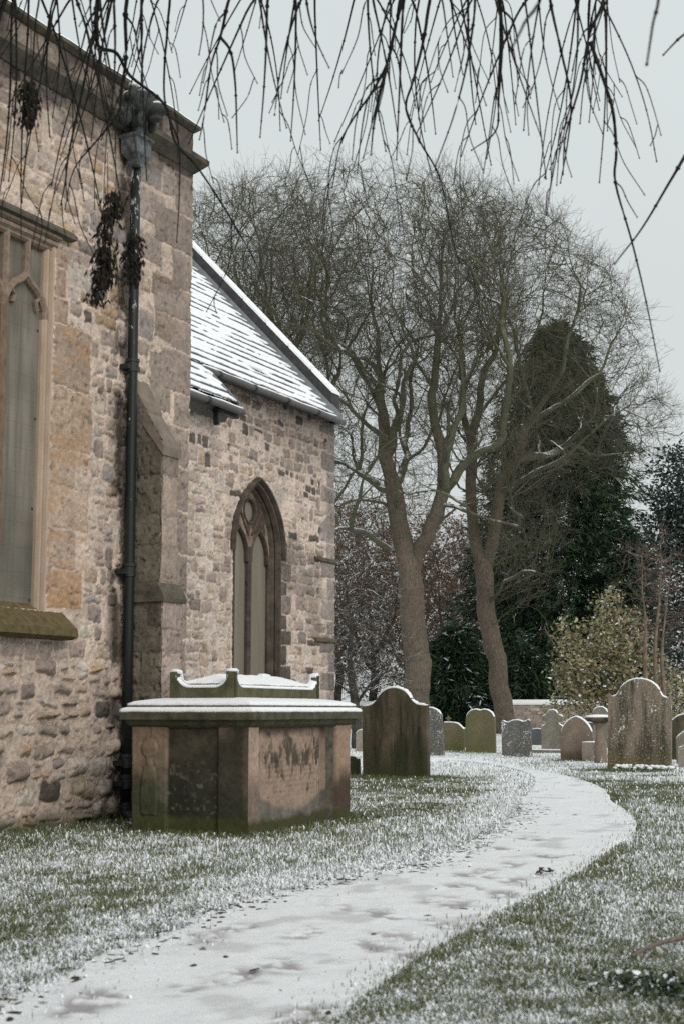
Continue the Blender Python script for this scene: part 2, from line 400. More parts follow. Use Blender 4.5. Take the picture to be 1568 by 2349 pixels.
# corner quoins
quo = []; z = 0.0; k = 0
while z < 7.0:
    hq = jr.uniform(.3, .48); wq = (.34, .62)[k % 2] * jr.uniform(.85, 1.2)
    quo.append((YC - wq / 2, z + hq / 2, wq / 2, hq / 2 - .011, .02, .014, np.array((.29, .235, .20)) * jr.uniform(.85, 1.15), 0)); z += hq; k += 1
# bigger dressed blocks right of the pipe
big = []
for (cu, cv, hu, hv, c) in ((11.98, 5.9, .2, .14, (.33, .27, .235)), (12.0, 6.35, .24, .17, (.34, .28, .25)), (12.28, 5.55, .26, .12, (.24, .18, .145)), (11.93, 5.05, .13, .15, (.29, .25, .235)),
                            (12.2, 4.5, .2, .3, (.3, .25, .205)), (12.24, 5.12, .16, .15, (.28, .22, .175)), (11.95, 6.72, .2, .13, (.30, .26, .24)), (12.3, 6.72, .12, .13, (.33, .28, .24))):
    big.append((cu, cv, hu, hv, .02, .016, np.array(c), 0))
LOWP = PW.copy(); LOWP[5] += .30; LOWP[2] += .22; LOWP[6] += .07; LOWP[7] += .03; LOWP[4] *= .4; LOWP[1] *= .6; LOWP /= LOWP.sum()
def nzone(u, v):
    if v < 1.45: return dict(ch=(.13, .24), w=(.13, .36), gap=.055, rd=.55, pr=.058, keep=.84, rot=.14, split=.35, pal=LOWP)
    if v < 2.0: return dict(ch=(.13, .2), w=(.14, .34), gap=.028, rd=.5, pr=.016, keep=.9, rot=.05, split=.3)
    if u > 10.3 and v < 4.6: return dict(ch=(.11, .2), w=(.10, .27), gap=.034, rd=.6, pr=.022, keep=.82, rot=.08, split=.4)
    return dict(ch=(.14, .26), w=(.16, .44), gap=.03, rd=.45, pr=.017, keep=.86, rot=.05, split=.3)
res = [(s[0] - s[2], s[0] + s[2], s[1] - s[3], s[1] + s[3]) for s in jamb + quo + big] + [(WY0 - .1, WY1 + .02, WZ0 - .2, WZ1 + .3)]
st = pack(3.0, YC, -.15, 7.1, nzone, res, 11) + big + jamb + quo
def npost(A, B, H, C, bigf, mid, fine):
    # tooling and iron bands on the jamb stones
    jm = (A > WY1 + .02) & (A < WY1 + .62) & (B > 1.99) & (B < 4.73)
    band = np.sin((B * 1.0 + A * .35 + .25 * (bigf - .5)) * 75 + 6 * mid); H = H + jm * .0022 * band
    iron = sstep(.46, .66, fbm(A, B * 2.2, 3.2, 4, 501)) * jm * (.55 + .35 * band)
    C = C * (1 - .6 * iron[..., None]) + np.array((.46, .255, .12)) * .6 * iron[..., None]
    # soot and damp beside the downpipe; stain plus painted shade under the string course
    dp = np.exp(-((A - 11.49) / .13) ** 2) * sstep(.47, .60, fbm(A * 1.6, B, 3.0, 4, 88) + .06)
    C = C * (1 - .86 * dp[..., None])
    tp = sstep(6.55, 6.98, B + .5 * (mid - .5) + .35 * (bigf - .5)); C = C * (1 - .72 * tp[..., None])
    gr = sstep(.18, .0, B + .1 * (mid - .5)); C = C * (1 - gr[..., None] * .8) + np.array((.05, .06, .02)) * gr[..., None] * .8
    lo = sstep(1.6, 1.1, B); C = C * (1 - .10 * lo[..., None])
    wash = (fbm(A, B, .9, 3, 19) - .5); C = C * (1 + .35 * wash[..., None])
    return H, C
us = axis((3.0, 8.9, .06), (8.9, YC, .0125)); vs = axis((-.12, 7.02, .0125))
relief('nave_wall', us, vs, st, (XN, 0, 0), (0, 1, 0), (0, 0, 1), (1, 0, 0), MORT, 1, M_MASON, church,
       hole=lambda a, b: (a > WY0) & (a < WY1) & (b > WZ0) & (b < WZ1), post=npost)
# solid body of the nave behind the facing
nb = MB(); nb.box((-12.2, 5.35, 3.5), (3.3, 7.37, 3.5)); nb.box((XN - .26, 5.7, 6.3), (.18, 7.03, .75)); nb.box((XN - .26, 11.62, 2.7), (.18, 1.11, 2.8)); nb.box((XN - .26, 3.5, 3.4), (.18, 4.8, 3.4)); nb.box((XN - .26, 9.4, .9), (.18, 1.2, .95))
nb.build('nave_core', plain('plain_rubble', (.25, .21, .18), (.36, .3, .26), .95, 9, .2, 1), church)
# string course, parapet, coping
def run(prof, y0, y1, ret, name, mat_, x0=XN, far=3.5):
    """moulding profile (out, z) swept along the wall and returned round the corner"""
    mb = MB(); rings = []
    ys = np.linspace(y0, y1, 40)
    for i, y in enumerate(ys):
        rings.append([(x0 + o + .006 * math.sin(i * 2.1), y + (o * .55 if ret and i == len(ys) - 1 else 0), z + .006 * math.sin(i * 1.7 + 1)) for o, z in prof])
    if ret: rings.append([(x0 - far, y1 + o * .55, z) for o, z in prof])
    mb.loft(rings); return mb.build(name, mat_, church)
run([(-.1, 7.24), (.10, 7.20), (.165, 7.15), (.16, 7.10), (.02, 7.00), (-.1, 7.00)], 3, YC - .02, True, 'string_course', M_WEATH)
pst = []; y = 3.0
while y < YC: 
    wq = jr.uniform(.5, .95); pst.append((y + wq / 2, 7.36, wq / 2 - .006, .15, .01, .01, np.array((.20, .165, .135)) * jr.uniform(.7, 1.25), 0)); y += wq
def ppost(A, B, H, C, bigf, mid, fine):
    s = sstep(.45, .62, fbm(A * 3, B * .8, 2.2, 4, 61)); C = C * (1 - .6 * s[..., None]); return H, C
relief('parapet', axis((3, 8.6, .06), (8.6, YC - .02, .014)), axis((7.2, 7.5, .014)), pst, (XN, 0, 0), (0, 1, 0), (0, 0, 1), (1, 0, 0), (.2, .17, .14), 5, M_MASON, church, post=ppost)
nb = MB(); nb.box((XN - .3, 5.35, 7.33), (.2, 7.36, .17)); nb.build('parapet_core', M_WEATH, church)
run([(-.35, 7.6), (-.02, 7.585), (.075, 7.55), (.075, 7.515), (.02, 7.48), (-.35, 7.48)], 3, YC - .02, True, 'parapet_coping', M_WEATH)
o = run([(-.34, 7.602), (-.34, 7.625), (-.03, 7.615), (.045, 7.585), (.055, 7.566), (-.02, 7.588)], 3, YC - .02, True, 'coping_snow', M_SNOW)
# nave window: splayed jamb, sill, hood mould, tracery, glazing
def bar(mb, pts, wd, dp, h, P=lambda u, v, h: (XN + h, u, v)):
    """chamfered bar along a polyline in the wall plane"""
    pts = [np.array(p, float) for p in pts]; rings = []
    for i, p in enumerate(pts):
        d = pts[min(i + 1, len(pts) - 1)] - pts[max(i - 1, 0)]; d /= np.linalg.norm(d) + 1e-9; nn = np.array([-d[1], d[0]])
        sec = [(-wd / 2, -dp), (-wd / 2, -dp * .35), (-wd * .22, 0), (wd * .22, 0), (wd / 2, -dp * .35), (wd / 2, -dp)]
        rings.append([P(p[0] + nn[0] * a, p[1] + nn[1] * a, h + b) for a, b in sec])
    mb.loft(rings)
win = MB()
win.add([(XN - .075, WY0, WZ0 - .1), (XN - .075, WY1, WZ0 - .1), (XN - .075, WY1, WZ1), (XN - .075, WY0, WZ1)], [(0, 1, 2, 3)])
window = win.build('window', M_GLAZE, church)
mb = MB()
lights = [(8.55, 9.05), (9.13, 9.71), (9.79, 10.30)]
for u in (9.09, 9.75): bar(mb, [(u, WZ0 - .05), (u, 4.80)], .085, .09, .0)
mb.build('mullion', plain('mullion_stone', (.10, .075, .055), (.22, .15, .10), .9, 25, .2, .6, (1, 1, .3)), window)
mb = MB()
for (a, b) in lights:
    c = (a + b) / 2; hw = (b - a) / 2 + .03
    L = [(c - hw, 4.72), (c - hw, 4.80), (c - hw * .82, 4.90), (c - hw * .55, 4.98), (c - hw * .28, 5.02), (c, 5.09)]
    bar(mb, L, .075, .08, -.005); bar(mb, [(2 * c - x, y_) for x, y_ in L], .075, .08, -.008)
    for s in (-1, 1): bar(mb, [(c + s * hw * .80, 4.93), (c + s * hw * .52, 4.86), (c + s * hw * .62, 4.78)], .035, .05, -.02)   # cusps
    bar(mb, [(c, 5.06), (c, 5.44)], .055, .08, -.003)
for u in (9.09, 9.75): bar(mb, [(u, 4.8), (u, 5.44)], .07, .085, -.002)
bar(mb, [(WY0, 5.43), (WY1, 5.43)], .07, .08, -.004)
mb.build('tracery', M_TRAC, window)
mb = MB()
bar(mb, [(10.325, WZ0 - .05), (10.325, 5.45)], .06, .09, -.01); bar(mb, [(10.385, WZ0 - .02), (10.385, 5.5)], .055, .10, .012)
bar(mb, [(8.53, WZ0 - .05), (8.53, 5.45)], .06, .09, -.01); bar(mb, [(8.38, WZ0 - .02), (8.38, 5.5)], .1, .10, .012)
mb.build('jamb_moulding', M_TRACO, window)
mb = MB(); bar(mb, [(8.3, 5.475), (10.42, 5.475)], .075, .1, .03); bar(mb, [(8.3, 5.54), (10.45, 5.54)], .06, .12, .055)
mb.build('head_moulding', M_TRAC, window)
mb = MB(); prof = [(-.05, 5.66), (.03, 5.66), (.10, 5.60), (.10, 5.565), (.03, 5.555), (-.05, 5.57)]
mb.loft([[(XN + o, y, z) for o, z in prof] for y in (8.2, 10.62)])
mb.build('hood_mould', M_WEATH, window)
mb = MB(); mb.loft([[(XN + o, y, z) for o, z in ((-.08, 2.03), (.19, 1.80), (.195, 1.73), (.13, 1.70), (-.08, 1.70))] for y in np.linspace(8.2, 10.66, 12)])
mb.build('window_sill', M_SILL, window)
for z in (2.05, 2.9, 3.75, 4.6):
    for u in (9.83, 10.27): mb = MB(); mb.lathe((XN - .068, u, z), [(.008, 0)] * 1 + [(.008, .016)], 6); mb.build('fixing_screw', M_IRON, window)

# downpipe, hopper, gargoyle
PX, PY = XN + .095, 11.60
def pyp(z): return PY - .008 * z
mb = MB(); mb.tube([(PX, pyp(z), z) for z in (.12, 1.8, 2.44, 3.5, 4.53, 5.6, 6.62)], .052, 18)
pipe = mb.build('downpipe', M_PIPE, church, True)
for z in (4.53, 2.44, .56, .36):
    mb = MB(); mb.lathe((PX, pyp(z), z), [(.05, -.07), (.062, -.065), (.064, .03), (.072, .035), (.072, .065), (.05, .07)], 18)
    mb.box((PX - .04, pyp(z), z - .02), (.06, .10, .025)); mb.build('pipe_collar', M_IRON, pipe, False)
mb = MB(); mb.tube([(PX, pyp(0), .16), (PX + .01, pyp(0), .06), (PX + .08, pyp(0), .0)], .056, 14); mb.build('pipe_shoe', M_IRON, pipe)
mb = MB(); hx, hy = XN + .13, 11.50
def rect(cx, cy, a, b, z): return [(cx - a, cy - b, z), (cx + a, cy - b, z), (cx + a, cy + b, z), (cx - a, cy + b, z)]
mb.loft([rect(hx, hy, .05, .05, 6.62), rect(hx, hy, .06, .06, 6.68), rect(hx, hy, .095, .125, 6.735), rect(hx, hy, .10, .13, 6.89), rect(hx, hy, .12, .15, 6.905), rect(hx, hy, .12, .15, 6.935), rect(hx, hy, .09, .11, 6.93)])
mb.build('hopper', M_HOP, pipe)
mb = MB(); mb.tube([(XN + .15, 11.5, 6.93), (XN + .15, 11.5, 7.12)], .055, 12); mb.build('outlet_pipe', M_LEAD, pipe)
bm = bmesh.new()
def blob(c, r, s=(1, 1, 1)):
    g = bmesh.ops.create_icosphere(bm, subdivisions=3, radius=r)
    for v in g['verts']: v.co = Vector((v.co.x * s[0] + c[0], v.co.y * s[1] + c[1], v.co.z * s[2] + c[2]))
gx, gy, gz = XN + .17, 11.42, 7.2
blob((gx - .1, gy, gz), .17, (1.4, .9, 1)); blob((gx + .12, gy, gz + .02), .15); blob((gx + .27, gy, gz - .06), .085, (1.4, 1, .8)); blob((gx + .25, gy, gz - .15), .06, (1.3, 1, .6))
for s in (-1, 1):
    blob((gx + .06, gy + s * .13, gz + .13), .055, (.8, .8, 1.3)); blob((gx + .2, gy + s * .075, gz + .075), .042); blob((gx - .02, gy + s * .15, gz - .12), .08, (1, .7, 1.3)); blob((gx + .14, gy + s * .10, gz - .17), .05, (1, .8, 1.6))
for t in range(7): blob((gx + .02, gy + .16 * math.cos(t * .9), gz + .02 + .17 * math.sin(t * .9)), .05)
me = bpy.data.meshes.new('gargoyle'); bm.to_mesh(me); bm.free(); garg = link('gargoyle', me, M_GARG, church, True)
rm = garg.modifiers.new('remesh', 'REMESH'); rm.mode = 'VOXEL'; rm.voxel_size = .014; rm.use_smooth_shade = True
for (dx, dy, dz, r) in ((.06, -.13, .205, .05), (.06, .13, .205, .05), (.12, 0, .165, .09), (-.05, 0, .17, .1), (.27, 0, .01, .06)):
    bm = bmesh.new(); blob((gx + dx, gy + dy, gz + dz), r, (1, 1, .35)); me = bpy.data.meshes.new('snow_cap'); bm.to_mesh(me); bm.free(); link('snow_cap', me, M_SNOW, garg, True)

# buttress against the nave wall
BX, BY0, BY1 = -8.11, 11.66, 11.965
def brow(zs, w0, w1, base, seed, two=False):
    r = np.random.default_rng(seed); L = []
    for a, b in zip(zs[:-1], zs[1:]):
        cuts = [w0, w1] if not two or r.random() < .55 else [w0, w0 + (w1 - w0) * r.uniform(.35, .6), w1]
        for p, q in zip(cuts[:-1], cuts[1:]):
            L.append(((p + q) / 2, (a + b) / 2, (q - p) / 2 - .004, (b - a) / 2 - .007, .012, .012, np.array(base) * r.uniform(.65, 1.3), 0))
    return L
butt = MB(); butt.box((-8.33, 11.815, 1.85), (.19, .13, 1.85)); buttress = butt.build('buttress', M_WEATH, church)
zs = [0, .3, .62, .95, 1.3, 1.62, 1.85, 2.15]; zs2 = [2.3, 2.68, 3.0, 3.4, 3.76]
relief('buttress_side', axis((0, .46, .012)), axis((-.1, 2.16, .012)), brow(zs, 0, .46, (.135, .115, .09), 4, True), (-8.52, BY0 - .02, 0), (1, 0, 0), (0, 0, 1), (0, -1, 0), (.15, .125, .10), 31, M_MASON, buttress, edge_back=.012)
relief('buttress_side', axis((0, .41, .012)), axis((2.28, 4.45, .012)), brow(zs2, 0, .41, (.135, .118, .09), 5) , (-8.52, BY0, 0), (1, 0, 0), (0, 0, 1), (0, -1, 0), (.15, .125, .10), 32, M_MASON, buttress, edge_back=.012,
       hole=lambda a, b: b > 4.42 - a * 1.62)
relief('buttress_front', axis((BY0 - .02, BY1 + .03, .012)), axis((-.1, 2.16, .012)), brow(zs, BY0 - .02, BY1 + .03, (.30, .24, .205), 6), (BX + .05, 0, 0), (0, 1, 0), (0, 0, 1), (1, 0, 0), (.33, .27, .23), 33, M_MASON, buttress, edge_back=.1)
relief('buttress_front', axis((BY0, BY1, .012)), axis((2.28, 3.74, .012)), brow(zs2, BY0, BY1, (.28, .225, .185), 7), (BX, 0, 0), (0, 1, 0), (0, 0, 1), (1, 0, 0), (.3, .25, .21), 34, M_MASON, buttress, edge_back=.1)
mb = MB(); mb.loft([[(XN, y, 2.36), (BX + .005, y, 2.31), (BX + .085, y, 2.16), (BX + .075, y, 2.12), (XN, y, 2.12)] for y in (BY0 - .05, BY1 + .055)])
mb.build('weathering_ledge', M_WEATH, buttress)
M_WSL = plain('weathered_slope_stone', (.12, .10, .08), (.23, .185, .15), .95, 7, .2, .8)
mb = MB()
for (x0, z0, x1, z1, t) in ((XN, 4.44, -8.33, 4.10, -.02), (-8.345, 4.08, -8.085, 3.69, -.012)):
    mb.loft([[(x0, y, z0), (x1, y, z1), (x1 - .01, y, z1 - .09), (x0, y, z0 - .16)] for y in (BY0 - .02 - t, BY1 + .02 + t)])
mb.build('weathering_slope', M_WSL, buttress)

# ------------------------------------------------------------------ chancel
XC = -10.6; YE = 20.1; WJ0, WJ1, WSP, WAP = 17.06, 18.33, 3.36, 4.33
WM = (WJ0 + WJ1) / 2; HWD = (WJ1 - WJ0) / 2; ACN = ((WAP - WSP) ** 2 - HWD ** 2) / (2 * HWD); ARD = ACN + HWD
def in_arch(a, b, g=0.0):
    low = (np.abs(a - WM) < HWD + g) & (b > 1.2 - g) & (b <= WSP)
    d1 = np.hypot(a - (WM + ACN), b - WSP); d2 = np.hypot(a - (WM - ACN), b - WSP)
    return low | ((b > WSP) & (d1 < ARD + g) & (d2 < ARD + g))
def arch_path(g=0.0, n=14, z0=1.2):
    top = math.acos(ACN / (ARD + g)); pts = [(WM - HWD - g, z0), (WM - HWD - g, WSP)]
    for t in np.linspace(0, top, n)[1:]: pts.append((WM + ACN - (ARD + g) * math.cos(t), WSP + (ARD + g) * math.sin(t)))
    pts += [(2 * WM - x, y_) for x, y_ in pts[::-1][1:]]
    return pts
def czone(u, v):
    if v > 4.3: return dict(ch=(.10, .19), w=(.12, .32), gap=.03, rd=.35, pr=.016, keep=.8, rot=.05, split=.25, pal=DARKP)
    return dict(ch=(.11, .24), w=(.14, .42), gap=.026, rd=.45, pr=.016, keep=.82, rot=.06, split=.35, pal=CP)
CP = PW.copy(); CP[5] += .25; CP[2] += .2; CP[7] += .05; CP[6] *= .4; CP /= CP.sum()
DARKP = PW.copy(); DARKP[4] += .25; DARKP[7] += .15; DARKP /= DARKP.sum()
cq = []; z = 0.; k = 0
while z < 5.6:
    hq = jr.uniform(.22, .36); wq = (.26, .46)[k % 2] * jr.uniform(.85, 1.15)
    cq.append((YE - wq / 2, z + hq / 2, wq / 2, hq / 2 - .01, .02, .012, np.array((.30, .26, .235)) * jr.uniform(.75, 1.2), 0)); z += hq; k += 1
z = 1.2; k = 0
while z < 3.3:
    hq = jr.uniform(.2, .33); wq = (.2, .34)[k % 2]
    cq.append((WJ1 + .03 + wq / 2, z + hq / 2, wq / 2, hq / 2 - .006, .012, .012, np.array((.12, .10, .085)) * jr.uniform(.6, 2.0), 0)); z += hq; k += 1
cres = [(s[0] - s[2], s[0] + s[2], s[1] - s[3], s[1] + s[3]) for s in cq] + [(WJ0 - .05, WJ1 + .05, 1.2, 3.9)]
cst = pack(15.0, YE, -.1, 5.75, czone, cres, 23) + cq
def cpost(A, B, H, C, bigf, mid, fine):
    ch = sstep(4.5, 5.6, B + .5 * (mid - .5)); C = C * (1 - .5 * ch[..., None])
    wash = (fbm(A, B, .8, 3, 119) - .5); C = C * (1 + .3 * wash[..., None])
    dk = sstep(.55, .68, fbm(A, B, 1.6, 4, 120)) * sstep(18.2, 18.5, A); C = C * (1 - .35 * dk[..., None])
    # a few put-log holes
    for hu, hv, r_ in ((19.05, 3.95, .05), (19.6, 3.85, .06), (18.7, 4.6, .05), (16.4, 4.3, .04), (19.55, 2.9, .05), (16.9, 4.75, .05)):
        d = np.hypot(A - hu, (B - hv) * .8); k_ = sstep(r_, r_ * .5, d); H = H - .09 * k_; C = C * (1 - .85 * k_[..., None])
    return H, C
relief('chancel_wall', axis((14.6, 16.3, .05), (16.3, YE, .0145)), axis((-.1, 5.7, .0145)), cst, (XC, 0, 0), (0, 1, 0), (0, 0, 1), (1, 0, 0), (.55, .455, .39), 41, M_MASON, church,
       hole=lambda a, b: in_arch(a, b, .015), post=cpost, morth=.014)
XF, YF = -10.1, 15.73
fst = pack(12.8, YF, -.1, 5.1, czone, [], 29)
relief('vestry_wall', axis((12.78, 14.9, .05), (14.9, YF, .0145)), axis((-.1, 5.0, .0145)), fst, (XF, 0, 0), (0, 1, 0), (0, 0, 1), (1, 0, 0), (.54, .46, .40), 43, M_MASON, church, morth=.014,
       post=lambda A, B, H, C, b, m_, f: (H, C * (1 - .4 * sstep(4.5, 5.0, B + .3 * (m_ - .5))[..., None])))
M_CORE = plain('chancel_rubble', (.27, .23, .2), (.38, .33, .29), .95, 9, .2, 1)
mb = MB(); mb.box((-10.35 - .02, 14.2, 2.5), (.14, 1.45, 2.5)); mb.box((-14.0, 14.25, 2.8), (3.1, 1.5, 2.9)); mb.box((-14.0, 19.3, 2.8), (3.1, .72, 2.9)); mb.box((-15.0, 17.2, 2.8), (2.1, 1.5, 2.9))
mb.box((-10.82, 19.25, 2.8), (.09, .77, 2.85)); mb.box((-10.82, 16.0, 2.8), (.09, 1.0, 2.85)); mb.box((-10.82, 17.7, 5.05), (.09, .8, .6)); mb.box((-10.82, 17.7, .55), (.09, .8, .6))
RS = 1.046; RX0, RZ0 = -10.44, 5.72; RXR = -13.65                                 # roof slope, eave, ridge
mb.add([(XC - .05, YE - .05, 5.6), (RXR, YE - .05, RZ0 + RS * (RX0 - RXR) - .1), (2 * RXR - XC, YE - .05, 5.6), (XC - .05, YE - .3, 5.6), (RXR, YE - .3, RZ0 + RS * (RX0 - RXR) - .1), (2 * RXR - XC, YE - .3, 5.6)], [(0, 1, 2), (3, 5, 4), (0, 3, 4, 1), (1, 4, 5, 2), (0, 2, 5, 3)])
mb.build('chancel_core', M_CORE, church)
# lancet window
lan = MB(); lan.add([(XC - .19, WJ0 - .05, 1.1), (XC - .19, WJ1 + .05, 1.1), (XC - .19, WJ1 + .05, 4.4), (XC - .19, WJ0 - .05, 4.4)], [(0, 1, 2, 3)])
lancet = lan.build('lancet_window', M_GLAZE2, church)
mb = MB(); ap = arch_path(); rings = []
for i, p in enumerate(ap):
    a = np.array(ap[max(i - 1, 0)]); b = np.array(ap[min(i + 1, len(ap) - 1)]); d = (b - a) / np.linalg.norm(b - a); nn = np.array([-d[1], d[0]])  # outward
    rings.append([(XC + h, p[0] + nn[0] * g, p[1] + nn[1] * g) for g, h in ((.03, -.06), (.035, .014), (.0, .014), (-.03, -.05), (-.022, -.075), (-.05, -.085), (-.085, -.15), (-.085, -.21), (.03, -.21))])
mb.loft(rings); mb.build('arch_reveal', M_TRACD, lancet)
mb = MB(); hp = [p for p in arch_path(.075) if p[1] >= WSP - .01]; hp = [(hp[0][0], WSP - .06)] + hp + [(hp[-1][0], WSP - .06)]
bar(mb, hp, .065, .13, .07, lambda u, v, h: (XC + h, u, v)); mb.build('hood_mould', M_TRACD, lancet)
mb = MB(); Pc = lambda u, v, h: (XC + h, u, v)
bar(mb, [(WM, 1.1), (WM, 3.42)], .075, .10, -.105, Pc)
for s in (-1, 1):
    c = WM + s * .285; L = [(c - .235, 3.2), (c - .235, 3.34), (c - .20, 3.46), (c - .13, 3.58), (c, 3.70)]; bar(mb, L, .042, .07, -.118, Pc); bar(mb, [(2 * c - x, y_) for x, y_ in L], .042, .07, -.119, Pc)
    bar(mb, [(WM + s * .05, 3.6), (WM + s * .17, 3.76), (WM + s * .27, 3.93), (WM + s * .25, 4.1), (WM + s * .1, 4.24)], .03, .03, -.112, Pc)
bar(mb, [(WM + .175 * math.cos(t), 3.95 + .18 * math.sin(t)) for t in np.linspace(0, 2 * math.pi, 24)], .035, .075, -.117, Pc)
mb.build('tracery', M_TRACD, lancet)
def plate_hole(a, b):
    h = (np.hypot(a - WM, (b - 3.95) * .97) < .168) | ~in_arch(a, b, .0) | (b < 3.2)
    for s in (-1, 1):
        d = np.abs(a - (WM + s * .285)); h |= (d < .225) & (b < 3.70 - .34 * (d / .235) ** 1.35)
    return h
def plate_post(A, B, H, C, big, mid, fine):
    st_ = sstep(.42, .62, fbm(A * 2, B * .8, 2.6, 4, 140)); return H * .6, C * (1 - .72 * st_[..., None])
relief('tracery_plate', axis((WJ0, WJ1, .011)), axis((3.15, 4.36, .011)), [], (XC - .135, 0, 0), (0, 1, 0), (0, 0, 1), (1, 0, 0), (.25, .185, .14), 47, M_MASON, lancet, hole=plate_hole, post=plate_post, pits=0, edge_back=.02)
# stone offsets at the east corner
for z in (3.40, 2.13):
    mb = MB(); mb.loft([[(XC - .02, y, z + .07), (XC + .028, y, z + .03), (XC + .028, y, z - .01), (XC - .02, y, z - .05)] for y in (19.42, YE + .02)]); led = mb.build('wall_ledge', M_WEATH, church)

def slates(name, x0, z0, x1, y0, y1, seed, expo=.2, miss=()):
    """stone slates in courses, each carrying its own ragged sheet of snow"""
    ln = (x0 - x1) * math.hypot(1, RS); us_ = np.arange(y0, y1 + .01, .026); vs_ = np.arange(0, ln, .0105)
    A, B = np.meshgrid(us_, vs_)
    wob = B + .016 * (fbm(A, B * 0 + np.floor(B / expo) * 3.1, 2.2, 3, seed) - .5)
    cid = np.floor(wob / expo); f = wob / expo - cid
    sw = .26; off = (cid % 2) * .13 + .07 * np.sin(cid * 3.7); sid = np.floor((A + off) / sw); sf = (A + off) / sw - sid
    rs = vnoise(sid * 1.37, cid * 2.11, seed + 3)
    edge = .13 + .62 * (fbm(A, cid * 5.3, 1.7, 3, seed + 8) - .5) + .30 * (fbm(A, cid * 5.3, 9, 3, seed + 18) - .5) + (rs > .86) * .12 * fbm(A, B, 5, 2, seed) - .05
    bare = np.zeros_like(A)
    for (my, ms, wl, hl) in miss: bare = np.maximum(bare, (np.abs(A - my + .3 * (B - ms)) < wl) & (np.abs(B - ms) < hl) & (fbm(A, B, 6, 3, seed + 2) > .3))
    sn = sstep(edge, edge + .09, f) * (1 - bare)
    H = (1 - f) * .030 + .003 * (rs - .5) + sn * (.02 + .012 * (fbm(A, B, 7, 3, seed + 4) - .5)) - .012 * (np.abs(sf - .5) > .48) * (1 - sn)
    sl_ = np.array((.045, .045, .047))[None, None] * (.7 + .7 * rs)[..., None]
    C = sl_ * (1 - sn[..., None]) + np.array((.83, .86, .88)) * sn[..., None]
    c_, s_ = 1 / math.hypot(1, RS), RS / math.hypot(1, RS)
    P = np.stack([x0 - B * c_ + H * s_, A, z0 + B * s_ + H * c_], -1)
    nu, nv = len(us_), len(vs_); idx = np.arange(nu * nv).reshape(nv, nu)
    Q = np.stack([idx[:-1, :-1], idx[:-1, 1:], idx[1:, 1:], idx[1:, :-1]], -1).reshape(-1, 4)
    return link(name, npmesh(name, P.reshape(-1, 3), Q, C.reshape(-1, 3)), M_MASON2, church, True)
M_MASON2 = colmat('snowy_slate', .8, .07, 30, .3, .006)
roof = slates('chancel_roof', RX0, RZ0, RXR, 12.9, 19.86, 71, miss=((18.0, .52, .22, .07), (18.9, .62, .25, .03), (18.35, .95, .1, .03)))
mb = MB()
mb.loft([[(RX0 - .02, y, RZ0 - .06), (RXR, y, RZ0 + RS * (RX0 - RXR) - .08), (2 * RXR - RX0, y, RZ0 - .06)] for y in (12.9, YE - .1)])
mb.build('roof_core', M_GUTTER, church)
low = slates('vestry_roof', -9.9, 5.12, -10.62, 12.9, 15.98, 77)
mb = MB(); mb.loft([[(-9.92, y, 5.07), (-10.62, y, 5.07 + RS * .72), (-10.62, y, 4.9), (-10.1, y, 4.9)] for y in (12.9, 15.96)]); mb.build('roof_core', M_GUTTER, low)
mb = MB(); mb.loft([[(-9.86, y, 5.14), (-10.5, y, 5.14 + RS * .64), (-10.5, y, 5.03 + RS * .64), (-9.86, y, 5.03)] for y in (15.95, 16.0)]); mb.build('verge_board', M_LEAD, low)
# verge coping of the east gable: lead upstand, stone coping, snow in jointed lengths
def sl_pt(x, dz): return RZ0 + RS * (RX0 - x) + dz
mb = MB(); mb.loft([[(x, 19.78, sl_pt(x, .05)), (x, 19.84, sl_pt(x, .13)), (x, 19.9, sl_pt(x, .13)), (x, 19.9, sl_pt(x, -.02)), (x, 19.6, sl_pt(x, .035))] for x in (-10.36, -12, RXR)])
mb.build('lead_flashing', M_LEAD, roof)
M_COP = plain('coping_stone', (.035, .036, .04), (.075, .07, .068), .8, 10, .2, .5)
mb = MB(); mb.loft([[(x, 19.87, sl_pt(x, -.05)), (x, 19.85, sl_pt(x, .33)), (x, 20.13, sl_pt(x, .33)), (x, 20.13, sl_pt(x, -.05))] for x in (-10.53, -12, RXR)])
mb.build('gable_coping', M_COP, roof)
sn = MB(); L = .30; x = -10.52; r_ = random.Random(4); i = 0
while x > RXR:
    xe = max(x - r_.uniform(.40, .46), RXR)
    sn.loft([[(q, 19.845 + r_.uniform(-.006, .006), sl_pt(q, .331)), (q, 19.85, sl_pt(q, .385)), (q, 20.02, sl_pt(q, .41)), (q, 20.13, sl_pt(q, .37)), (q, 20.135, sl_pt(q, .331))] for q in (x, x - .03, (x + xe) / 2, xe + .035)]); x = xe
sn.build('coping_snow', M_SNOW, roof)
mb = MB(); mb.box((-10.56, 19.99, 5.78), (.055, .13, .12)); mb.build('kneeler_stone', M_WEATH, roof)
# gutters
for (x, z, y0, y1) in ((RX0 + .04, RZ0 - .06, 15.9, 20.02), (-9.86, 5.03, 12.9, 16.05)):
    mb = MB(); ys = np.linspace(y0, y1, 18); mb.tube([(x, y, z + .004 * math.sin(y * 5)) for y in ys], .048, 12)
    g = mb.build('gutter', M_GUTTER, church, True)
    for y in np.arange(y0 + .35, y1, .95): mb = MB(); mb.tube([(x, y, z), (x, y + .07, z)], .055, 12); mb.build('gutter_joint', M_IRON, g, True)
    mb = MB(); mb.tube([(x - .01, y, z + .052 + .006 * math.sin(y * 9)) for y in np.linspace(y0, y1, 30)], .02, 6); mb.build('gutter_snow', M_SNOW, g, True)
mb = MB(); mb.box((-9.97, 15.80, 4.985), (.05, .27, .035)); mb.box((-9.97, 15.57, 4.88), (.04, .03, .10)); mb.build('gutter_bracket', M_IRON, church, bevel=.01)

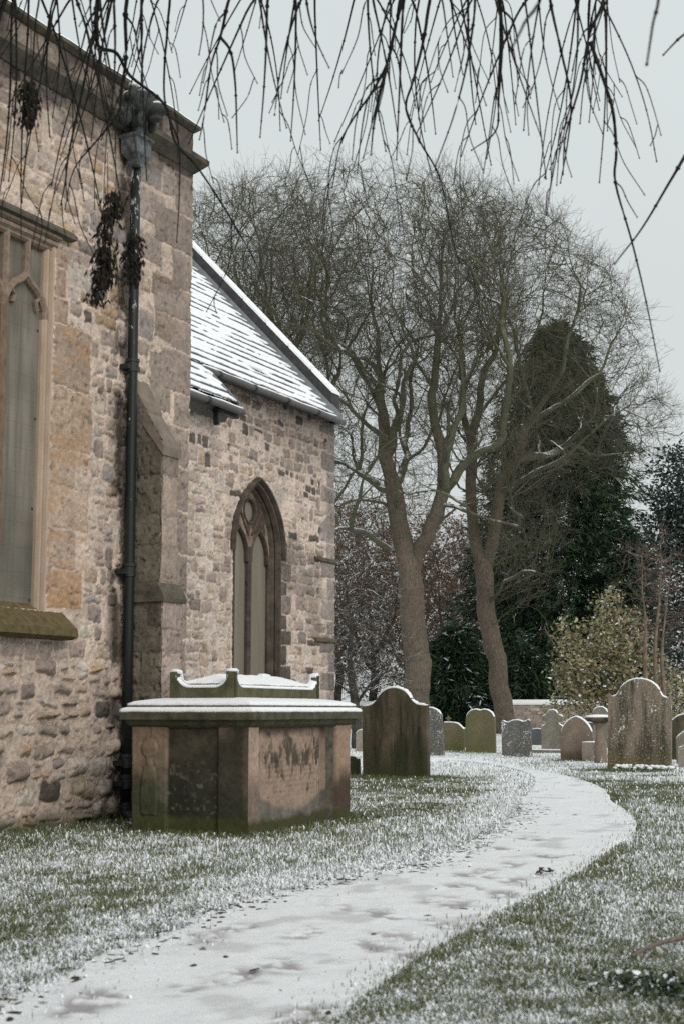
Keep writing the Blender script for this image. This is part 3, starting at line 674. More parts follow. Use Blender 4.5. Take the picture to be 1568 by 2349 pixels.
# ================================================================== GROUND AND PATH
PAIRS = [((-900, 2650), (300, 2700)), ((-250, 2400), (650, 2420)), ((0, 2290), (752, 2349)), ((330, 2152), (900, 2243)), ((520, 2078), (1045, 2152)), ((700, 2034), (1150, 2092)),
         ((900, 1996), (1262, 2035)), ((1013, 1967), (1338, 1995)), ((1090, 1929), (1393, 1956)), ((1156, 1896), (1453, 1910)), ((1190, 1863), (1459, 1890)), ((1194, 1832), (1442, 1864)),
         ((1220, 1804), (1404, 1838)), ((1222, 1783), (1380, 1808)), ((1190, 1767), (1310, 1783)), ((1110, 1751), (1200, 1763)), ((1013, 1743.5), (1045, 1739)), ((830, 1749), (830, 1740)), ((600, 1752), (600, 1744))]
PL = np.array([ground(*a)[:2] for a, b in PAIRS]); PR = np.array([ground(*b)[:2] for a, b in PAIRS])
def dens(P, n=26):
    """Catmull-Rom"""
    Q = np.vstack([2 * P[0] - P[1], P, 2 * P[-1] - P[-2]]); o = []
    for i in range(1, len(Q) - 2):
        for t in np.linspace(0, 1, n, endpoint=False):
            a, b, c, d = Q[i - 1], Q[i], Q[i + 1], Q[i + 2]
            o.append(.5 * (2 * b + (c - a) * t + (2 * a - 5 * b + 4 * c - d) * t * t + (3 * b - a - 3 * c + d) * t ** 3))
    o.append(Q[-2]); return np.array(o)
DL, DR = dens(PL, 60), dens(PR, 60)
POLY = np.vstack([DL, DR[::-1]])
def in_path(x, y, poly=POLY[::8]):
    c = np.zeros(x.shape, bool); xs, ys = poly[:, 0], poly[:, 1]; j = len(poly) - 1
    for i in range(len(poly)):
        k = ((ys[i] > y) != (ys[j] > y)); k &= x < (xs[j] - xs[i]) * (y - ys[i]) / (ys[j] - ys[i] + 1e-12) + xs[i]
        c ^= k; j = i
    return c
def edge_dist(x, y, curve):
    d = np.full(x.shape, 1e9)
    for p in curve[::7]: d = np.minimum(d, (x - p[0]) ** 2 + (y - p[1]) ** 2)
    return np.sqrt(d)
# tomb frame
TN = np.array([-6.424, 10.602, 0]); TA = R(5); E1 = np.array([-math.sin(TA), math.cos(TA), 0]); E2 = np.array([-math.cos(TA), -math.sin(TA), 0]); TL, TW = 2.30, 1.143
def tomb_dist(x, y):
    a = (x - TN[0]) * E1[0] + (y - TN[1]) * E1[1]; b = (x - TN[0]) * E2[0] + (y - TN[1]) * E2[1]
    qx = np.abs(a - TL / 2) - TL / 2; qy = np.abs(b - TW / 2) - TW / 2
    return np.hypot(np.maximum(qx, 0), np.maximum(qy, 0)) + np.minimum(np.maximum(qx, qy), 0)
STONES_G = [ground(*q) for q in ((860, 1781), (908, 1781), (955, 1781), (1430, 1767), (1500, 1767), (1102, 1727), (1185, 1737), (1324, 1742), (1040, 1723))]      # less snow at the feet of the stones
def snowness(x, y):
    """how much of the turf the snow hides, 0..1"""
    s = .46 + .60 * (fbm(x, y, .9, 4, 301) - .5) + .5 * (fbm(x, y, 5, 3, 302) - .5)
    s = s - .45 * sstep(.9, .0, x - XN) * (y < 13) - .4 * sstep(.55, .0, tomb_dist(x, y))
    dl = edge_dist(x, y, DL); s = s + .42 * sstep(.75, .1, dl)
    dr = edge_dist(x, y, DR); s = s - .14 * sstep(.3, .05, dr)
    s = s + .12 * sstep(18, 30, np.hypot(x, y))
    s = s - .2 * np.exp(-((x + 7.5) ** 2 + (y - 19) ** 2) / 9)
    for q in STONES_G: s = s - .38 * np.exp(-((x - q[0]) ** 2 + (y - q[1]) ** 2) / .45)
    return np.clip(s, .02, .97)
m_, n_, b_ = mat('snowy_turf')
a_ = n_.nodes.new('ShaderNodeAttribute'); a_.attribute_name = 'Col'; v_ = objco(n_)
sp_ = n_.nodes.new('ShaderNodeSeparateColor'); n_.links.new(a_.outputs['Color'], sp_.inputs[0])
f1 = nz(n_, 26, 6, v_, .75); f2 = nz(n_, 7, 5, v_, .6)
tot = math_(n_, 'ADD', math_(n_, 'ADD', math_(n_, 'MULTIPLY', f1, 1.0), math_(n_, 'MULTIPLY', f2, .35)), math_(n_, 'MULTIPLY', sp_.outputs[0], .75))
turf = mixc(n_, ramp_(n_, nz(n_, 60, 4, v_), .35, .65), (.035, .052, .016), (.10, .115, .045))
n_.links.new(mixc(n_, ramp_(n_, tot, .93, 1.06), turf, (.80, .82, .835)), b_.inputs['Base Color']); b_.inputs['Roughness'].default_value = .9
bump(n_, b_, tot, .9, .04); M_TURF = m_
# near part fine, far part coarse, one sheet
gx_ = np.concatenate([[-400, -200, -100, -60, -40, -30], np.arange(-24, 12, .22), [14, 18, 25, 40, 70, 120, 250, 400]])
gy_ = np.concatenate([[-60, -30, -12, -5], np.arange(-2, 46, .22), np.arange(46, 80, 1.5), [90, 110, 140, 200, 300, 500, 900]])
GX, GY = np.meshgrid(gx_, gy_)
GZ = .03 * (fbm(GX, GY, .5, 3, 9) - .5) - .012 + .02 * (fbm(GX, GY, 2.5, 2, 10) - .5)
GZ = np.where(np.hypot(GX, GY) > 60, -.03, GZ)
GZ = np.where(in_path(GX, GY) | (np.minimum(edge_dist(GX, GY, DL), edge_dist(GX, GY, DR)) < .3), -.022, GZ)
sn_ = snowness(GX, GY); nu, nv = len(gx_), len(gy_); idx = np.arange(nu * nv).reshape(nv, nu)
Q = np.stack([idx[:-1, :-1], idx[:-1, 1:], idx[1:, 1:], idx[1:, :-1]], -1).reshape(-1, 4)
go = link('ground', npmesh('ground', np.stack([GX, GY, GZ], -1).reshape(-1, 3), Q, np.repeat(sn_.reshape(-1, 1), 3, 1)), M_TURF, None, True); tag(go, kind='structure')
# the path: a sheet of trodden snow
nw = 90
T = np.linspace(0, 1, nw)
EL = DL.copy(); ER = DR.copy()
rag = lambda P, s: (fbm(P[:, 0], P[:, 1], 3.0, 4, s) - .5) * .26 + (fbm(P[:, 0], P[:, 1], 14, 3, s + 3) - .5) * .10
dW = (DR - DL); dW /= np.linalg.norm(dW, axis=1)[:, None] + 1e-9
far_f = sstep(30, 22, np.hypot(DL[:, 0], DL[:, 1]))
EL = DL + dW * (rag(DL, 51) * far_f)[:, None]; ER = DR + dW * (rag(DR, 52) * .6 * far_f)[:, None]
PXY = EL[:, None, :] * (1 - T)[None, :, None] + ER[:, None, :] * T[None, :, None]
px, py = PXY[..., 0], PXY[..., 1]
pz = .006 + .008 * (fbm(px, py, 3, 3, 70) - .5) + .006 * (fbm(px, py, 14, 2, 71) - .5)
pz[:, 0] = -.03; pz[:, -1] = -.03
pc = np.array((.745, .765, .775))[None, None] * (1 + .16 * (fbm(px, py, 6, 4, 72) - .5))[..., None]
scuff = sstep(.60, .74, fbm(px * 1.2, py * .9, 3.2, 4, 73)) * .38
FOOT = [(480, 2150), (540, 2130), (700, 2140), (860, 2170), (905, 2148), (640, 2215), (540, 2240), (430, 2265), (770, 2085), (1085, 2010), (1060, 2035), (1110, 2000), (1180, 2020), (1150, 2052), (880, 2100), (1010, 2120), (180, 2310), (700, 2330), (1040, 2075), (1250, 1965), (1210, 1925), (230, 2290), (1170, 1985), (1000, 2065), (950, 2190), (1130, 1945)]
foot = np.zeros_like(px)
for i, p in enumerate(FOOT):
    g = ground(*p); a = R(118 + 25 * math.sin(i * 5.1)); c, s = math.cos(a), math.sin(a)
    dx, dy = px - g[0], py - g[1]; u, v = dx * c + dy * s, -dx * s + dy * c
    k = np.exp(-(u / .19) ** 4 - (v / .085) ** 4) * sstep(.41, .50, fbm(px * 1.0, py, 15, 4, 80 + i % 5)) * (.7 + .4 * math.sin(i * 2.3) ** 2); foot = np.maximum(foot, k)
pz = pz - .012 * foot
k = np.clip(foot * 1.05 + scuff, 0, .9)[..., None]; pc = pc * (1 - k) + np.array((.32, .29, .30)) * k
nn_ = px.shape[0]; idx = np.arange(nn_ * nw).reshape(nn_, nw); Q = np.stack([idx[:-1, :-1], idx[:-1, 1:], idx[1:, 1:], idx[1:, :-1]], -1).reshape(-1, 4)
M_PATH = colmat('trodden_snow', .85, .04, 22, .5, .012)
po = link('path', npmesh('path', np.stack([px, py, pz], -1).reshape(-1, 3), Q, pc.reshape(-1, 3)), M_PATH, None, True); tag(po, kind='structure')
# ------------------------------------------------------------------ grass blades and snow-laden tufts
def blades(n, seed, rmin, rmax, half, hgt, wid):
    r = np.random.default_rng(seed)
    th = r.uniform(-half, half, n) - 0.0; d = 1 / (1 / rmax + r.random(n) * (1 / rmin - 1 / rmax))
    f = np.array([-math.sin(YAW), math.cos(YAW)]); q = np.array([math.cos(YAW), math.sin(YAW)])
    x = d * (f[0] * np.cos(th) + q[0] * np.sin(th)); y = d * (f[1] * np.cos(th) + q[1] * np.sin(th))
    ip = in_path(x, y); ed = np.full(len(x), 9.); ed[ip] = np.minimum(edge_dist(x[ip], y[ip], DL), edge_dist(x[ip], y[ip], DR) * 1.5)
    k = (~ip | ((r.random(len(x)) < .45 * np.exp(-(ed / .09))) & (d < 26))) & (tomb_dist(x, y) > .0) & ~((x < XN + .03) & (y < YC)) & ~((x < XC + .05) & (y < 20.2))
    x, y, d = x[k], y[k], d[k]; sn = snowness(x, y)
    patch = fbm(x, y, 9, 3, 303)
    white = r.random(len(x)) < np.clip(sn * 1.15 - .12 + .9 * (patch - .5), .02, .93)
    sc = np.clip(d / 7.0, .75, 4) ** .5                   # farther tufts stand for several blades
    h = hgt * r.uniform(.55, 1.35, len(x)) * (.75 + .6 * fbm(x, y, 2.1, 3, 305)) * np.clip(sc, .9, 1.25); wd = wid * r.uniform(.7, 1.4, len(x)) * sc
    h = np.where(white, h * .58, h); wd = np.where(white, wd * 2.1, wd)
    a = r.uniform(0, 2 * math.pi, len(x)); ln = np.where(white, r.uniform(.8, 2.3, len(x)), r.uniform(.1, 1.0, len(x))) * h
    b = a + r.uniform(-.6, .6, len(x)) + math.pi / 2
    dx, dy = np.cos(a) * wd / 2, np.sin(a) * wd / 2; lx, ly = np.cos(b) * ln, np.sin(b) * ln; z0 = np.full(len(x), -.015)
    V = np.stack([np.stack([x - dx, y - dy, z0], -1), np.stack([x + dx, y + dy, z0], -1),
                  np.stack([x + dx * .8 + lx * .4, y + dy * .8 + ly * .4, h * .62], -1), np.stack([x - dx * .8 + lx * .4, y - dy * .8 + ly * .4, h * .62], -1),
                  np.stack([x + lx, y + ly, h], -1)], 1)
    m = len(x); i = np.arange(m)[:, None] * 5
    g1 = np.array((.065, .088, .032)); g2 = np.array((.155, .172, .080)); g3 = np.array((.21, .18, .095))
    t = r.random((m, 1)); c = g1 * (1 - t) + g2 * t; dead = r.random((m, 1)) < .10; c = np.where(dead, g3 * r.uniform(.6, 1.1, (m, 1)), c)
    tip = np.where((r.random(m) < sn * .5)[:, None], np.array((.72, .75, .77)), c)
    c = np.where(white[:, None], np.array((.79, .82, .84)) * r.uniform(.85, 1.05, (m, 1)), c); tip = np.where(white[:, None], c, tip)
    Cc = np.stack([c, c, c, c, tip], 1)
    return V.reshape(-1, 3), i + np.array([[0, 1, 2, 3]]), i + np.array([[3, 2, 4]]), Cc.reshape(-1, 3)
V, Q, T3, Cc = blades(680000, 5, 3.6, 42, .48, .023, .0042)
tag(link('grass', npmesh('grass', V, [Q, T3], Cc), M_GRASS), 'short winter grass flecked with fresh snow beside the path', 'grass', kind='stuff')
# soil crumbs and leaf litter along the path's edges
def crumbs(n, seed):
    r = np.random.default_rng(seed); V = []; F = []; C = []
    for i in range(n):
        if r.random() < .9:
            p = DL[r.integers(90, 640)] + r.normal(0, .10, 2) + dW[300] * .05
        else:
            p = ground(r.uniform(0, 1560), r.uniform(1790, 2340))[:2]
        s = r.uniform(.004, .016); base = len(V); k = 6; ph = r.uniform(0, 6.28)
        el = r.uniform(1, 3.6)
        for j in range(k): 
            t = j * 2 * math.pi / k; u = el * math.cos(t) * s * r.uniform(.7, 1.2); v_ = math.sin(t) * s * r.uniform(.7, 1.2)
            V.append((p[0] + u * math.cos(ph) - v_ * math.sin(ph), p[1] + u * math.sin(ph) + v_ * math.cos(ph), .004 + .006 * r.random()))
        V.append((p[0], p[1], (.006 + s * .35))); F += [(base + j, base + (j + 1) % k, base + k) for j in range(k)]
        c = np.array([(.02, .017, .014), (.05, .035, .022), (.035, .03, .015)][r.integers(0, 3)]); C += [c] * (k + 1)
    return np.array(V), np.array(F), np.array(C)
V, F, Cc = crumbs(800, 8)
tag(link('leaf_litter', npmesh('leaf_litter', V, F, Cc), M_BRANCHLET), 'dark soil crumbs and leaf scraps along the snowy path edge', 'litter', kind='stuff')
# dark sodden clump on the path
r_ = np.random.default_rng(12); mb = MB(); g = ground(1252, 2008)
for i in range(9):
    a = r_.uniform(0, 6.28); s = r_.uniform(.03, .075); p = g + np.array([r_.normal(0, .035), r_.normal(0, .03), .02])
    e_ = p + np.array([math.cos(a) * s, math.sin(a) * s, r_.uniform(-.01, .03)]); nn = np.array([-math.sin(a), math.cos(a), 0]) * s * .35
    mid = (p + e_) / 2 + np.array([0, 0, .014]); mb.add([p, mid + nn, e_, mid - nn, mid + np.array([0, 0, -.012])], [(0, 1, 4), (1, 2, 4), (2, 3, 4), (3, 0, 4)])
tag(mb.build('leaf_clump', plain('sodden_leaf', (.02, .016, .012), (.05, .035, .022), .8, 30)), 'small dark sodden leaf clump at the right edge of the path', 'dead leaves')
# stick lying in the grass, bottom right
mb = MB(); a, b = ground(1448, 2212), ground(1640, 2160)
pts = [a + (b - a) * t + np.array([0, 0, .035 + .03 * t + .012 * math.sin(t * 5)]) for t in np.linspace(0, 1, 9)]
mb.tube(pts, [.007, .009, .010, .010, .011, .011, .012, .012, .012], 9)
tag(mb.build('fallen_stick', plain('stick_bark', (.09, .07, .055), (.2, .155, .13), .9, 30, .2, .8, (1, 1, 1)), None, True), 'brown bare stick lying in the snowy grass near the corner', 'stick')

# ================================================================== CHEST TOMB
def TP(a, b, z): return TN + E1 * a + E2 * b + np.array([0, 0, z])
tomb = thing('chest_tomb', 'large carved stone chest tomb under a snow covered lid beside the church', 'tomb', TN)
def panel_edges(u, e): return sstep(e - .012, e, u)
def west_post(A, B, H, C, big, mid, fine):
    u, z = A, B
    lp = u > .80; rp = u < .30; pan = ~lp & ~rp
    H = .003 * (fine - .5) + .006 * (mid - .5) - .035 * (sstep(.29, .31, u) - sstep(.79, .81, u))
    # baluster carved on the left pilaster
    du = np.abs(u - .975); prof = np.where(z > .64, np.sqrt(np.maximum(.085 ** 2 - (z - .72) ** 2, 0)), np.where(z > .56, .03 + .15 * np.abs(z - .60), .055 + .035 * np.cos((z - .30) * 5.5)))
    ins = sstep(.012, -.004, du - prof) * (z > .14) * lp; rim = sstep(.02, .0, np.abs(du - prof)) * (z > .14) * lp
    H = H + .012 * ins - .012 * rim
    brown = np.array((.185, .135, .095)); green = np.array((.052, .055, .03)); blk = np.array((.026, .026, .018)); grey = np.array((.16, .145, .12))
    wet = sstep(.60, .26, z + .28 * (big - .5) + .1 * (mid - .5) - .10 * (u - 1.0))
    C = brown * (1 - wet[..., None]) + (green + .5 * (grey - green) * sstep(.5, .7, fbm(A, B, 6, 4, 401))[..., None]) * wet[..., None]
    dk = np.where(pan, .93, np.where(rp, .90, .0)) ; topb = sstep(.68, .88, z + .25 * (fbm(A, B, 4, 3, 402) - .5)) * rp * sstep(.10, .22, u + .1 * (mid - .5)) + sstep(.08, .02, u) * rp * .5
    dk = np.clip(dk - .65 * topb, 0, 1)
    spk = .7 * sstep(.55, .78, fbm(A, B, 30, 4, 403)) * sstep(.62, .45, z + .3 * (big - .5)) * pan
    Dk = blk * (1 + .9 * (big[..., None] - .3)) + np.array((.10, .10, .075)) * spk[..., None]
    Dk = Dk + np.array((.045, .035, .022)) * sstep(.55, .8, z)[..., None] * pan[..., None] * (mid[..., None])
    C = C * (1 - dk[..., None]) + Dk * dk[..., None]
    base = sstep(.16, .10, z + .05 * (mid - .5))
    C = C * (1 - base[..., None]) + np.array((.055, .058, .022)) * base[..., None]
    return H, C * (1 + .5 * (fine - .5) + .5 * (mid - .5))[..., None]
def south_post(A, B, H, C, big, mid, fine):
    u, z = A, B
    H = .004 * (fine - .5) + .006 * (mid - .5)
    H = H - .035 * (sstep(.20, .215, u) - sstep(1.66, 1.675, u)) - .085 * (sstep(1.68, 1.69, u) - sstep(1.95, 1.96, u))
    for g in (.09, .13, .17, 1.56, 1.61, 2.04, 2.12, 2.2): H = H - .008 * sstep(.012, .004, np.abs(u - g)) * (z > .14)
    H = H + .02 * (sstep(.235, .25, u) - sstep(1.49, 1.505, u)) * (sstep(.82, .80, z))
    tan_ = np.array((.27, .195, .145)); pink = np.array((.32, .245, .19)); gry = np.array((.12, .11, .095)); blk = np.array((.022, .022, .016)); grn = np.array((.055, .058, .026))
    C = tan_ * (1 - big[..., None]) + pink * big[..., None]
    C = np.where((u < .22)[..., None], np.array((.34, .255, .205)) * (1 - .45 * sstep(.5, .3, z + .3 * (big - .5)))[..., None], C)
    # dark bowed tide mark below the inscription
    uu = (u - .95) / .75; arc = .17 + .17 * np.abs(uu) ** 2.6 + .07 * (fbm(A, B, 5, 3, 410) - .5)
    tide = sstep(arc + .03, arc - .03, z) * (u > .2) * (u < 1.68)
    C = C * (1 - tide[..., None] * .9) + (gry * (.7 + .7 * mid[..., None])) * tide[..., None] * .9
    # pitted, blackened weathering
    pits = sstep(.52, .74, fbm(A * 1.0, B * .5, 13, 5, 411, .62) + .22 * np.exp(-((z - .62) / .10) ** 2) - .10 * np.abs(uu)) * (u > .24) * (u < 1.6) * (z > .30)
    H = H - .014 * pits; C = C * (1 - .8 * pits[..., None]) + blk * .8 * pits[..., None]
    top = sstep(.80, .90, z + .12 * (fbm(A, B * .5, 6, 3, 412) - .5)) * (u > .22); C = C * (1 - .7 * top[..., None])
    # worn lines of lettering, too eroded to read
    row = np.sin(z * 2 * math.pi / .045); lt = (row > .35) * (fbm(A, np.floor(z / .045) * 3.3, 42, 2, 413) > .52) * (u > .32) * (u < 1.45) * (z > .28) * (z < .62)
    H = H - .003 * lt; C = C * (1 - .22 * lt[..., None])
    rec = sstep(1.675, 1.69, u) * sstep(1.965, 1.95, u); C = C * (1 - rec[..., None] * .88) + np.array((.05, .04, .028)) * rec[..., None] * .8
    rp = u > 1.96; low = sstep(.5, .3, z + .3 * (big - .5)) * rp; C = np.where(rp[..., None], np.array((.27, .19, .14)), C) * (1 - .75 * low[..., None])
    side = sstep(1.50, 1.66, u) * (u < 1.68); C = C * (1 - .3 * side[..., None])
    base = sstep(.13, .07, z + .06 * (mid - .5)); C = C * (1 - base[..., None]) + grn * base[..., None]
    return H, C * (1 + .45 * (fine - .5) + .35 * (mid - .5))[..., None]
relief('west_panel', axis((0, TW, .009)), axis((-.05, .94, .009)), [], TN, E2, (0, 0, 1), -E1, (.1, .1, .1), 61, M_CARVED, tomb, post=west_post, edge_back=.03)
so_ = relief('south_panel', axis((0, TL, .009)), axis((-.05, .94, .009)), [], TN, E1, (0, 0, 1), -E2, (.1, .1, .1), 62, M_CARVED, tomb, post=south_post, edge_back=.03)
mb = MB(); mb.loft([[TP(a, b, z) for a, b in ((.04, .04), (TL - .002, .04), (TL - .002, TW), (.04, TW))] for z in (-.05, .93)]); mb.build('tomb_core', M_WEATH, tomb)
mb = MB(); cp = [(0, 0), (TL, 0), (TL, TW), (0, TW)]
def rr(o, z, n=1, jit=0, seed=0):
    """rectangle offset by o, z; n points a side"""
    c = [(-o, -o), (TL + o, -o), (TL + o, TW + o), (-o, TW + o)]; P = []
    for i in range(4):
        p, q = c[i], c[(i + 1) % 4]; ks = max(1, int(n * (TL, TW)[i % 2]))
        for k in range(ks):
            t = k / ks; a, b = p[0] + (q[0] - p[0]) * t, p[1] + (q[1] - p[1]) * t
            if jit:
                w_ = jit * (float(fbm(np.array(a * 1.), np.array(b * 1.), 11, 4, seed)) - .5) * 2; ca, cb = a - TL / 2, b - TW / 2; P.append(TP(a - w_ * np.sign(ca) * (abs(b - TW / 2) < TW / 2 + o + .01) * (1 if i in (1, 3) else 0), b - w_ * np.sign(cb) * (1 if i in (0, 2) else 0), z + w_ * .5))
            else: P.append(TP(a, b, z))
    return P
lidm = plain('mossy_lid_stone', (.032, .036, .02), (.105, .095, .06), .9, 9, .25, .8)
mb.loft([rr(o, z, 14) for o, z in ((-.02, .90), (.0, .905), (.03, .925), (.05, .955), (.058, .968), (.09, .972), (.092, 1.035), (.085, 1.042))]); lid = mb.build('lid', lidm, tomb)
mb = MB(); mb.loft([rr(o, z, 14) for o, z in ((.045, 1.04), (.045, 1.094), (-.26, 1.15))]); mb.build('lid_step', lidm, lid)
def snow_ring(pr, s):
    mb = MB(); mb.loft([rr(o, z, 45, j, s + i) for i, (o, z, j) in enumerate(pr)], cap=False); return mb
mb = snow_ring(((.02, 1.036, 0), (.090, 1.037, .006), (.094, 1.052, .006), (.080, 1.070, .005), (.04, 1.083, .004)), 20); mb.build('lid_snow', M_SNOW, lid, True)
mb = snow_ring(((.0, 1.09, 0), (.043, 1.095, .006), (.042, 1.112, .006), (.0, 1.133, .005), (-.12, 1.152, .004), (-.24, 1.166, .004)), 30); mb.build('lid_snow', M_SNOW, lid, True)
# small gabled chest on the lid, eared corners
IA, IB = .20, .25; tierm = plain('mossy_crest_stone', (.05, .052, .028), (.125, .12, .07), .9, 8, .25, .7)
def wall_prof(Ln, n=40):
    P = []
    for t in np.linspace(0, Ln, n * 3):
        e_ = min(t, Ln - t); rr_ = .145
        zt = 1.255 + (.145 - math.sqrt(max(rr_ ** 2 - (rr_ - min(e_ - .055, rr_)) ** 2, 0)) if e_ > .055 else .145) * .98
        P.append((t, zt))
    return P
mb = MB(); LA, LB = TL - 2 * IA, TW - 2 * IB
for side in range(4):
    Ln = LA if side % 2 == 0 else LB; pf = wall_prof(Ln); th = .075
    def W_(t, inn, z):
        if side == 0: return TP(IA + t, IB + inn, z)
        if side == 2: return TP(IA + t, TW - IB - inn, z)
        if side == 3: return TP(IA + inn, IB + t, z)
        return TP(TL - IA - inn, IB + t, z)
    s_ = .003 if side % 2 else 0
    mb.loft([[W_(t, s_, 1.12), W_(t, s_, z), W_(t, th, z), W_(t, th, 1.12)] for t, z in pf])
crest = mb.build('crest', tierm, lid)
aa = np.linspace(.05, LA - .05, 90); bb = np.linspace(.04, LB - .04, 44); A, B = np.meshgrid(aa, bb)
ed = np.minimum(np.minimum(A, LA - A) * 1.0, np.minimum(B, LB - B)); dome = np.clip(ed / (LB / 2), 0, 1)
cdist = np.hypot(np.minimum(A, LA - A), np.minimum(B, LB - B))
Z = 1.262 + .125 * dome ** .8 + .010 * (fbm(A, B, 9, 3, 44) - .5) + .07 * sstep(.17, .05, cdist)
P = TN[None, None] + E1 * (A + IA)[..., None] + E2 * (B + IB)[..., None]; P[..., 2] = Z
idx = np.arange(A.size).reshape(A.shape); Q = np.stack([idx[:-1, :-1], idx[:-1, 1:], idx[1:, 1:], idx[1:, :-1]], -1).reshape(-1, 4)
link('crest_snow', npmesh('crest_snow', P.reshape(-1, 3), Q), M_SNOW, crest, True)
for side in range(4):       # a line of snow on each wall top
    Ln = LA if side % 2 == 0 else LB; pf = wall_prof(Ln)
    def W2(t, inn, z):
        if side == 0: return TP(IA + t, IB + inn, z)
        if side == 2: return TP(IA + t, TW - IB - inn, z)
        if side == 3: return TP(IA + inn, IB + t, z)
        return TP(TL - IA - inn, IB + t, z)
    mb = MB(); mb.loft([[W2(t, -.002 + .006 * math.sin(i * 2.3 + side), z - .002), W2(t, .006, z + .016 + .004 * math.sin(i * 1.7)), W2(t, .05, z + .026), W2(t, .10, z + .012), W2(t, .10, z - .02)] for i, (t, z) in enumerate(pf)])
    mb.build('crest_snow', M_SNOW, crest, True)

# ================================================================== HEADSTONES
def arc(cx, cz, r, a0, a1, n=12, rz=None): return [(cx + r * math.cos(R(a)), cz + (rz or r) * math.sin(R(a))) for a in np.linspace(a0, a1, n)]
def o_round(w_, h, rise): # segmental top
    rad = (w_ * w_ / 4 + rise * rise) / (2 * rise); a = math.degrees(math.asin(min(1, w_ / 2 / rad)))
    return [(-w_ / 2, -.1)] + [(w_ / 2, -.1)] + arc(0, h - rad, rad, 90 - a, 90 + a, 20)
def o_gothic(w_, h, sp, k=.75):
    hw = w_ / 2; rise = h - sp; c = (rise * rise - hw * hw) / (2 * hw); rad = c + hw; t = math.degrees(math.acos(max(-1, min(1, c / rad))))
    right = arc(-c, sp, rad, 0, t, 14); return [(-hw, -.1), (hw, -.1)] + right + [(-x, z) for x, z in right[::-1][1:]]
def o_shoulder(w_, h, sh, cw, ears=.0, rl=0):
    """cyma shoulders rising to a round head of width cw"""
    hw = w_ / 2; rise = (h - sh) * .62; rad = (cw * cw / 4 + rise * rise) / (2 * rise); a = math.degrees(math.asin(min(1, cw / 2 / rad)))
    z1 = h - rise; right = [(hw, -.1), (hw, sh + ears)]
    if ears: right += [(hw - .04, sh + ears * .6), (hw - .05, sh)]
    n = 8; x0, x1 = right[-1][0] - .02, cw / 2
    for t in np.linspace(0, 1, n): right.append((x0 + (x1 - x0) * t, sh + (z1 - sh) * (1 - math.cos(t * math.pi / 2)) ** 1.9))
    head = arc(0, h - rad, rad, 90 - a, 90 + a, 18)
    return [(-hw, -.1)] + right + head + [(-x, z) for x, z in right[::-1][:-1]]
def headstone(name, label, outline, base, thick, mt, rx=0, ry=0, rz=0, snow=.022, group=None, cat='gravestone', sj=1.0, seed=0, extra=None, facesnow=False):
    mb = MB(); P = [(x, z) for x, z in outline]
    mb.prism([(x, -thick / 2, z) for x, z in P], [(x, thick / 2, z) for x, z in P])
    if extra: extra(mb)
    o = mb.build(name, mt, None, bevel=.006); o.location = Vector([float(base[0]), float(base[1]), 0]); o.rotation_euler = (R(rx), R(ry), R(rz))
    tag(o, label, cat, group)
    if snow:
        r = np.random.default_rng(seed + 5); n = len(P); cen = np.mean(P, 0)
        # resample the outline, keep what faces up
        S = []
        for i in range(n):
            p, q = np.array(P[i]), np.array(P[(i + 1) % n]); L = np.linalg.norm(q - p); k = max(1, int(L / .02))
            for t in range(k): S.append((p + (q - p) * (t + .5) / k, (q - p) / (L + 1e-9)))
        sm = MB(); run_ = []
        def flush(run_):
            if len(run_) > 2:
                rings = []
                for j, (p, nrm, u) in enumerate(run_):
                    e_ = min(j, len(run_) - 1 - j); t = snow * u * (1 if e_ > 1 else .45) * (.75 + .5 * r.random())
                    b = p - nrm * .004; c = p + nrm * t; y0 = -thick / 2 - .004 + .006 * r.random(); y1 = thick / 2
                    rings.append([(b[0], y0, b[1]), (c[0] * .5 + b[0] * .5, y0 - .003, c[1] * .5 + b[1] * .5), (c[0], y0 + thick * .2, c[1]), (c[0], y1 - thick * .25, c[1]), (b[0], y1 + .002, b[1])])
                sm.loft(rings)
        for p, d in S:
            nrm = np.array([d[1], -d[0]]); up = nrm[1]
            if up > .34 and p[1] > .1: run_.append((p, nrm, min(1, (up - .2) * 1.6)))
            else: flush(run_); run_ = []
        flush(run_)
        if sm.V:
            so_ = sm.build('snow_cap', M_SNOW, None, True); so_.parent = o
    return o
S_DARK = stone_mat('dark_green_stone', (.13, .10, .07), (.018, .02, .014), (.045, .05, .022), .6, .95, .0, .06, 4, .5)
S_LICH = stone_mat('lichen_stone', (.24, .19, .15), (.035, .032, .025), (.11, .095, .04), .3, .95, .10, .7, 5, .45)
S_OLIVE = stone_mat('olive_stone', (.15, .13, .08), (.075, .07, .04), (.105, .105, .035), .75, .4, .0, .2, 5, .3)
S_SPECK = stone_mat('snow_flecked_stone', (.12, .115, .11), (.06, .06, .055), (.08, .08, .06), .3, .4, .30, .4, 6)
S_GREY = stone_mat('grey_stone', (.20, .185, .15), (.09, .085, .07), (.11, .11, .07), .4, .4, .06, .4, 6)
S_PINK = stone_mat('pink_brown_stone', (.24, .18, .145), (.12, .095, .08), (.12, .10, .06), .45, .35, .05, .2, 4, .15)
S_SLATE = stone_mat('blue_slate_stone', (.095, .10, .105), (.06, .062, .066), (.07, .075, .07), .3, .3, .0, .0, 5)
S_PALE = stone_mat('pale_block_stone', (.30, .25, .22), (.18, .15, .13), (.15, .14, .09), .3, .3, .1, .3, 9)
GY = 'gravestones in the churchyard'
def gb(x, y): return ground(x, y)
headstone('headstone', 'large dark mossy headstone with rounded raised top beside the chest tomb', o_shoulder(1.16, 1.42, 1.13, .62), gb(908, 1779), .13, S_DARK, ry=-.6, snow=.03, seed=1, group=GY)
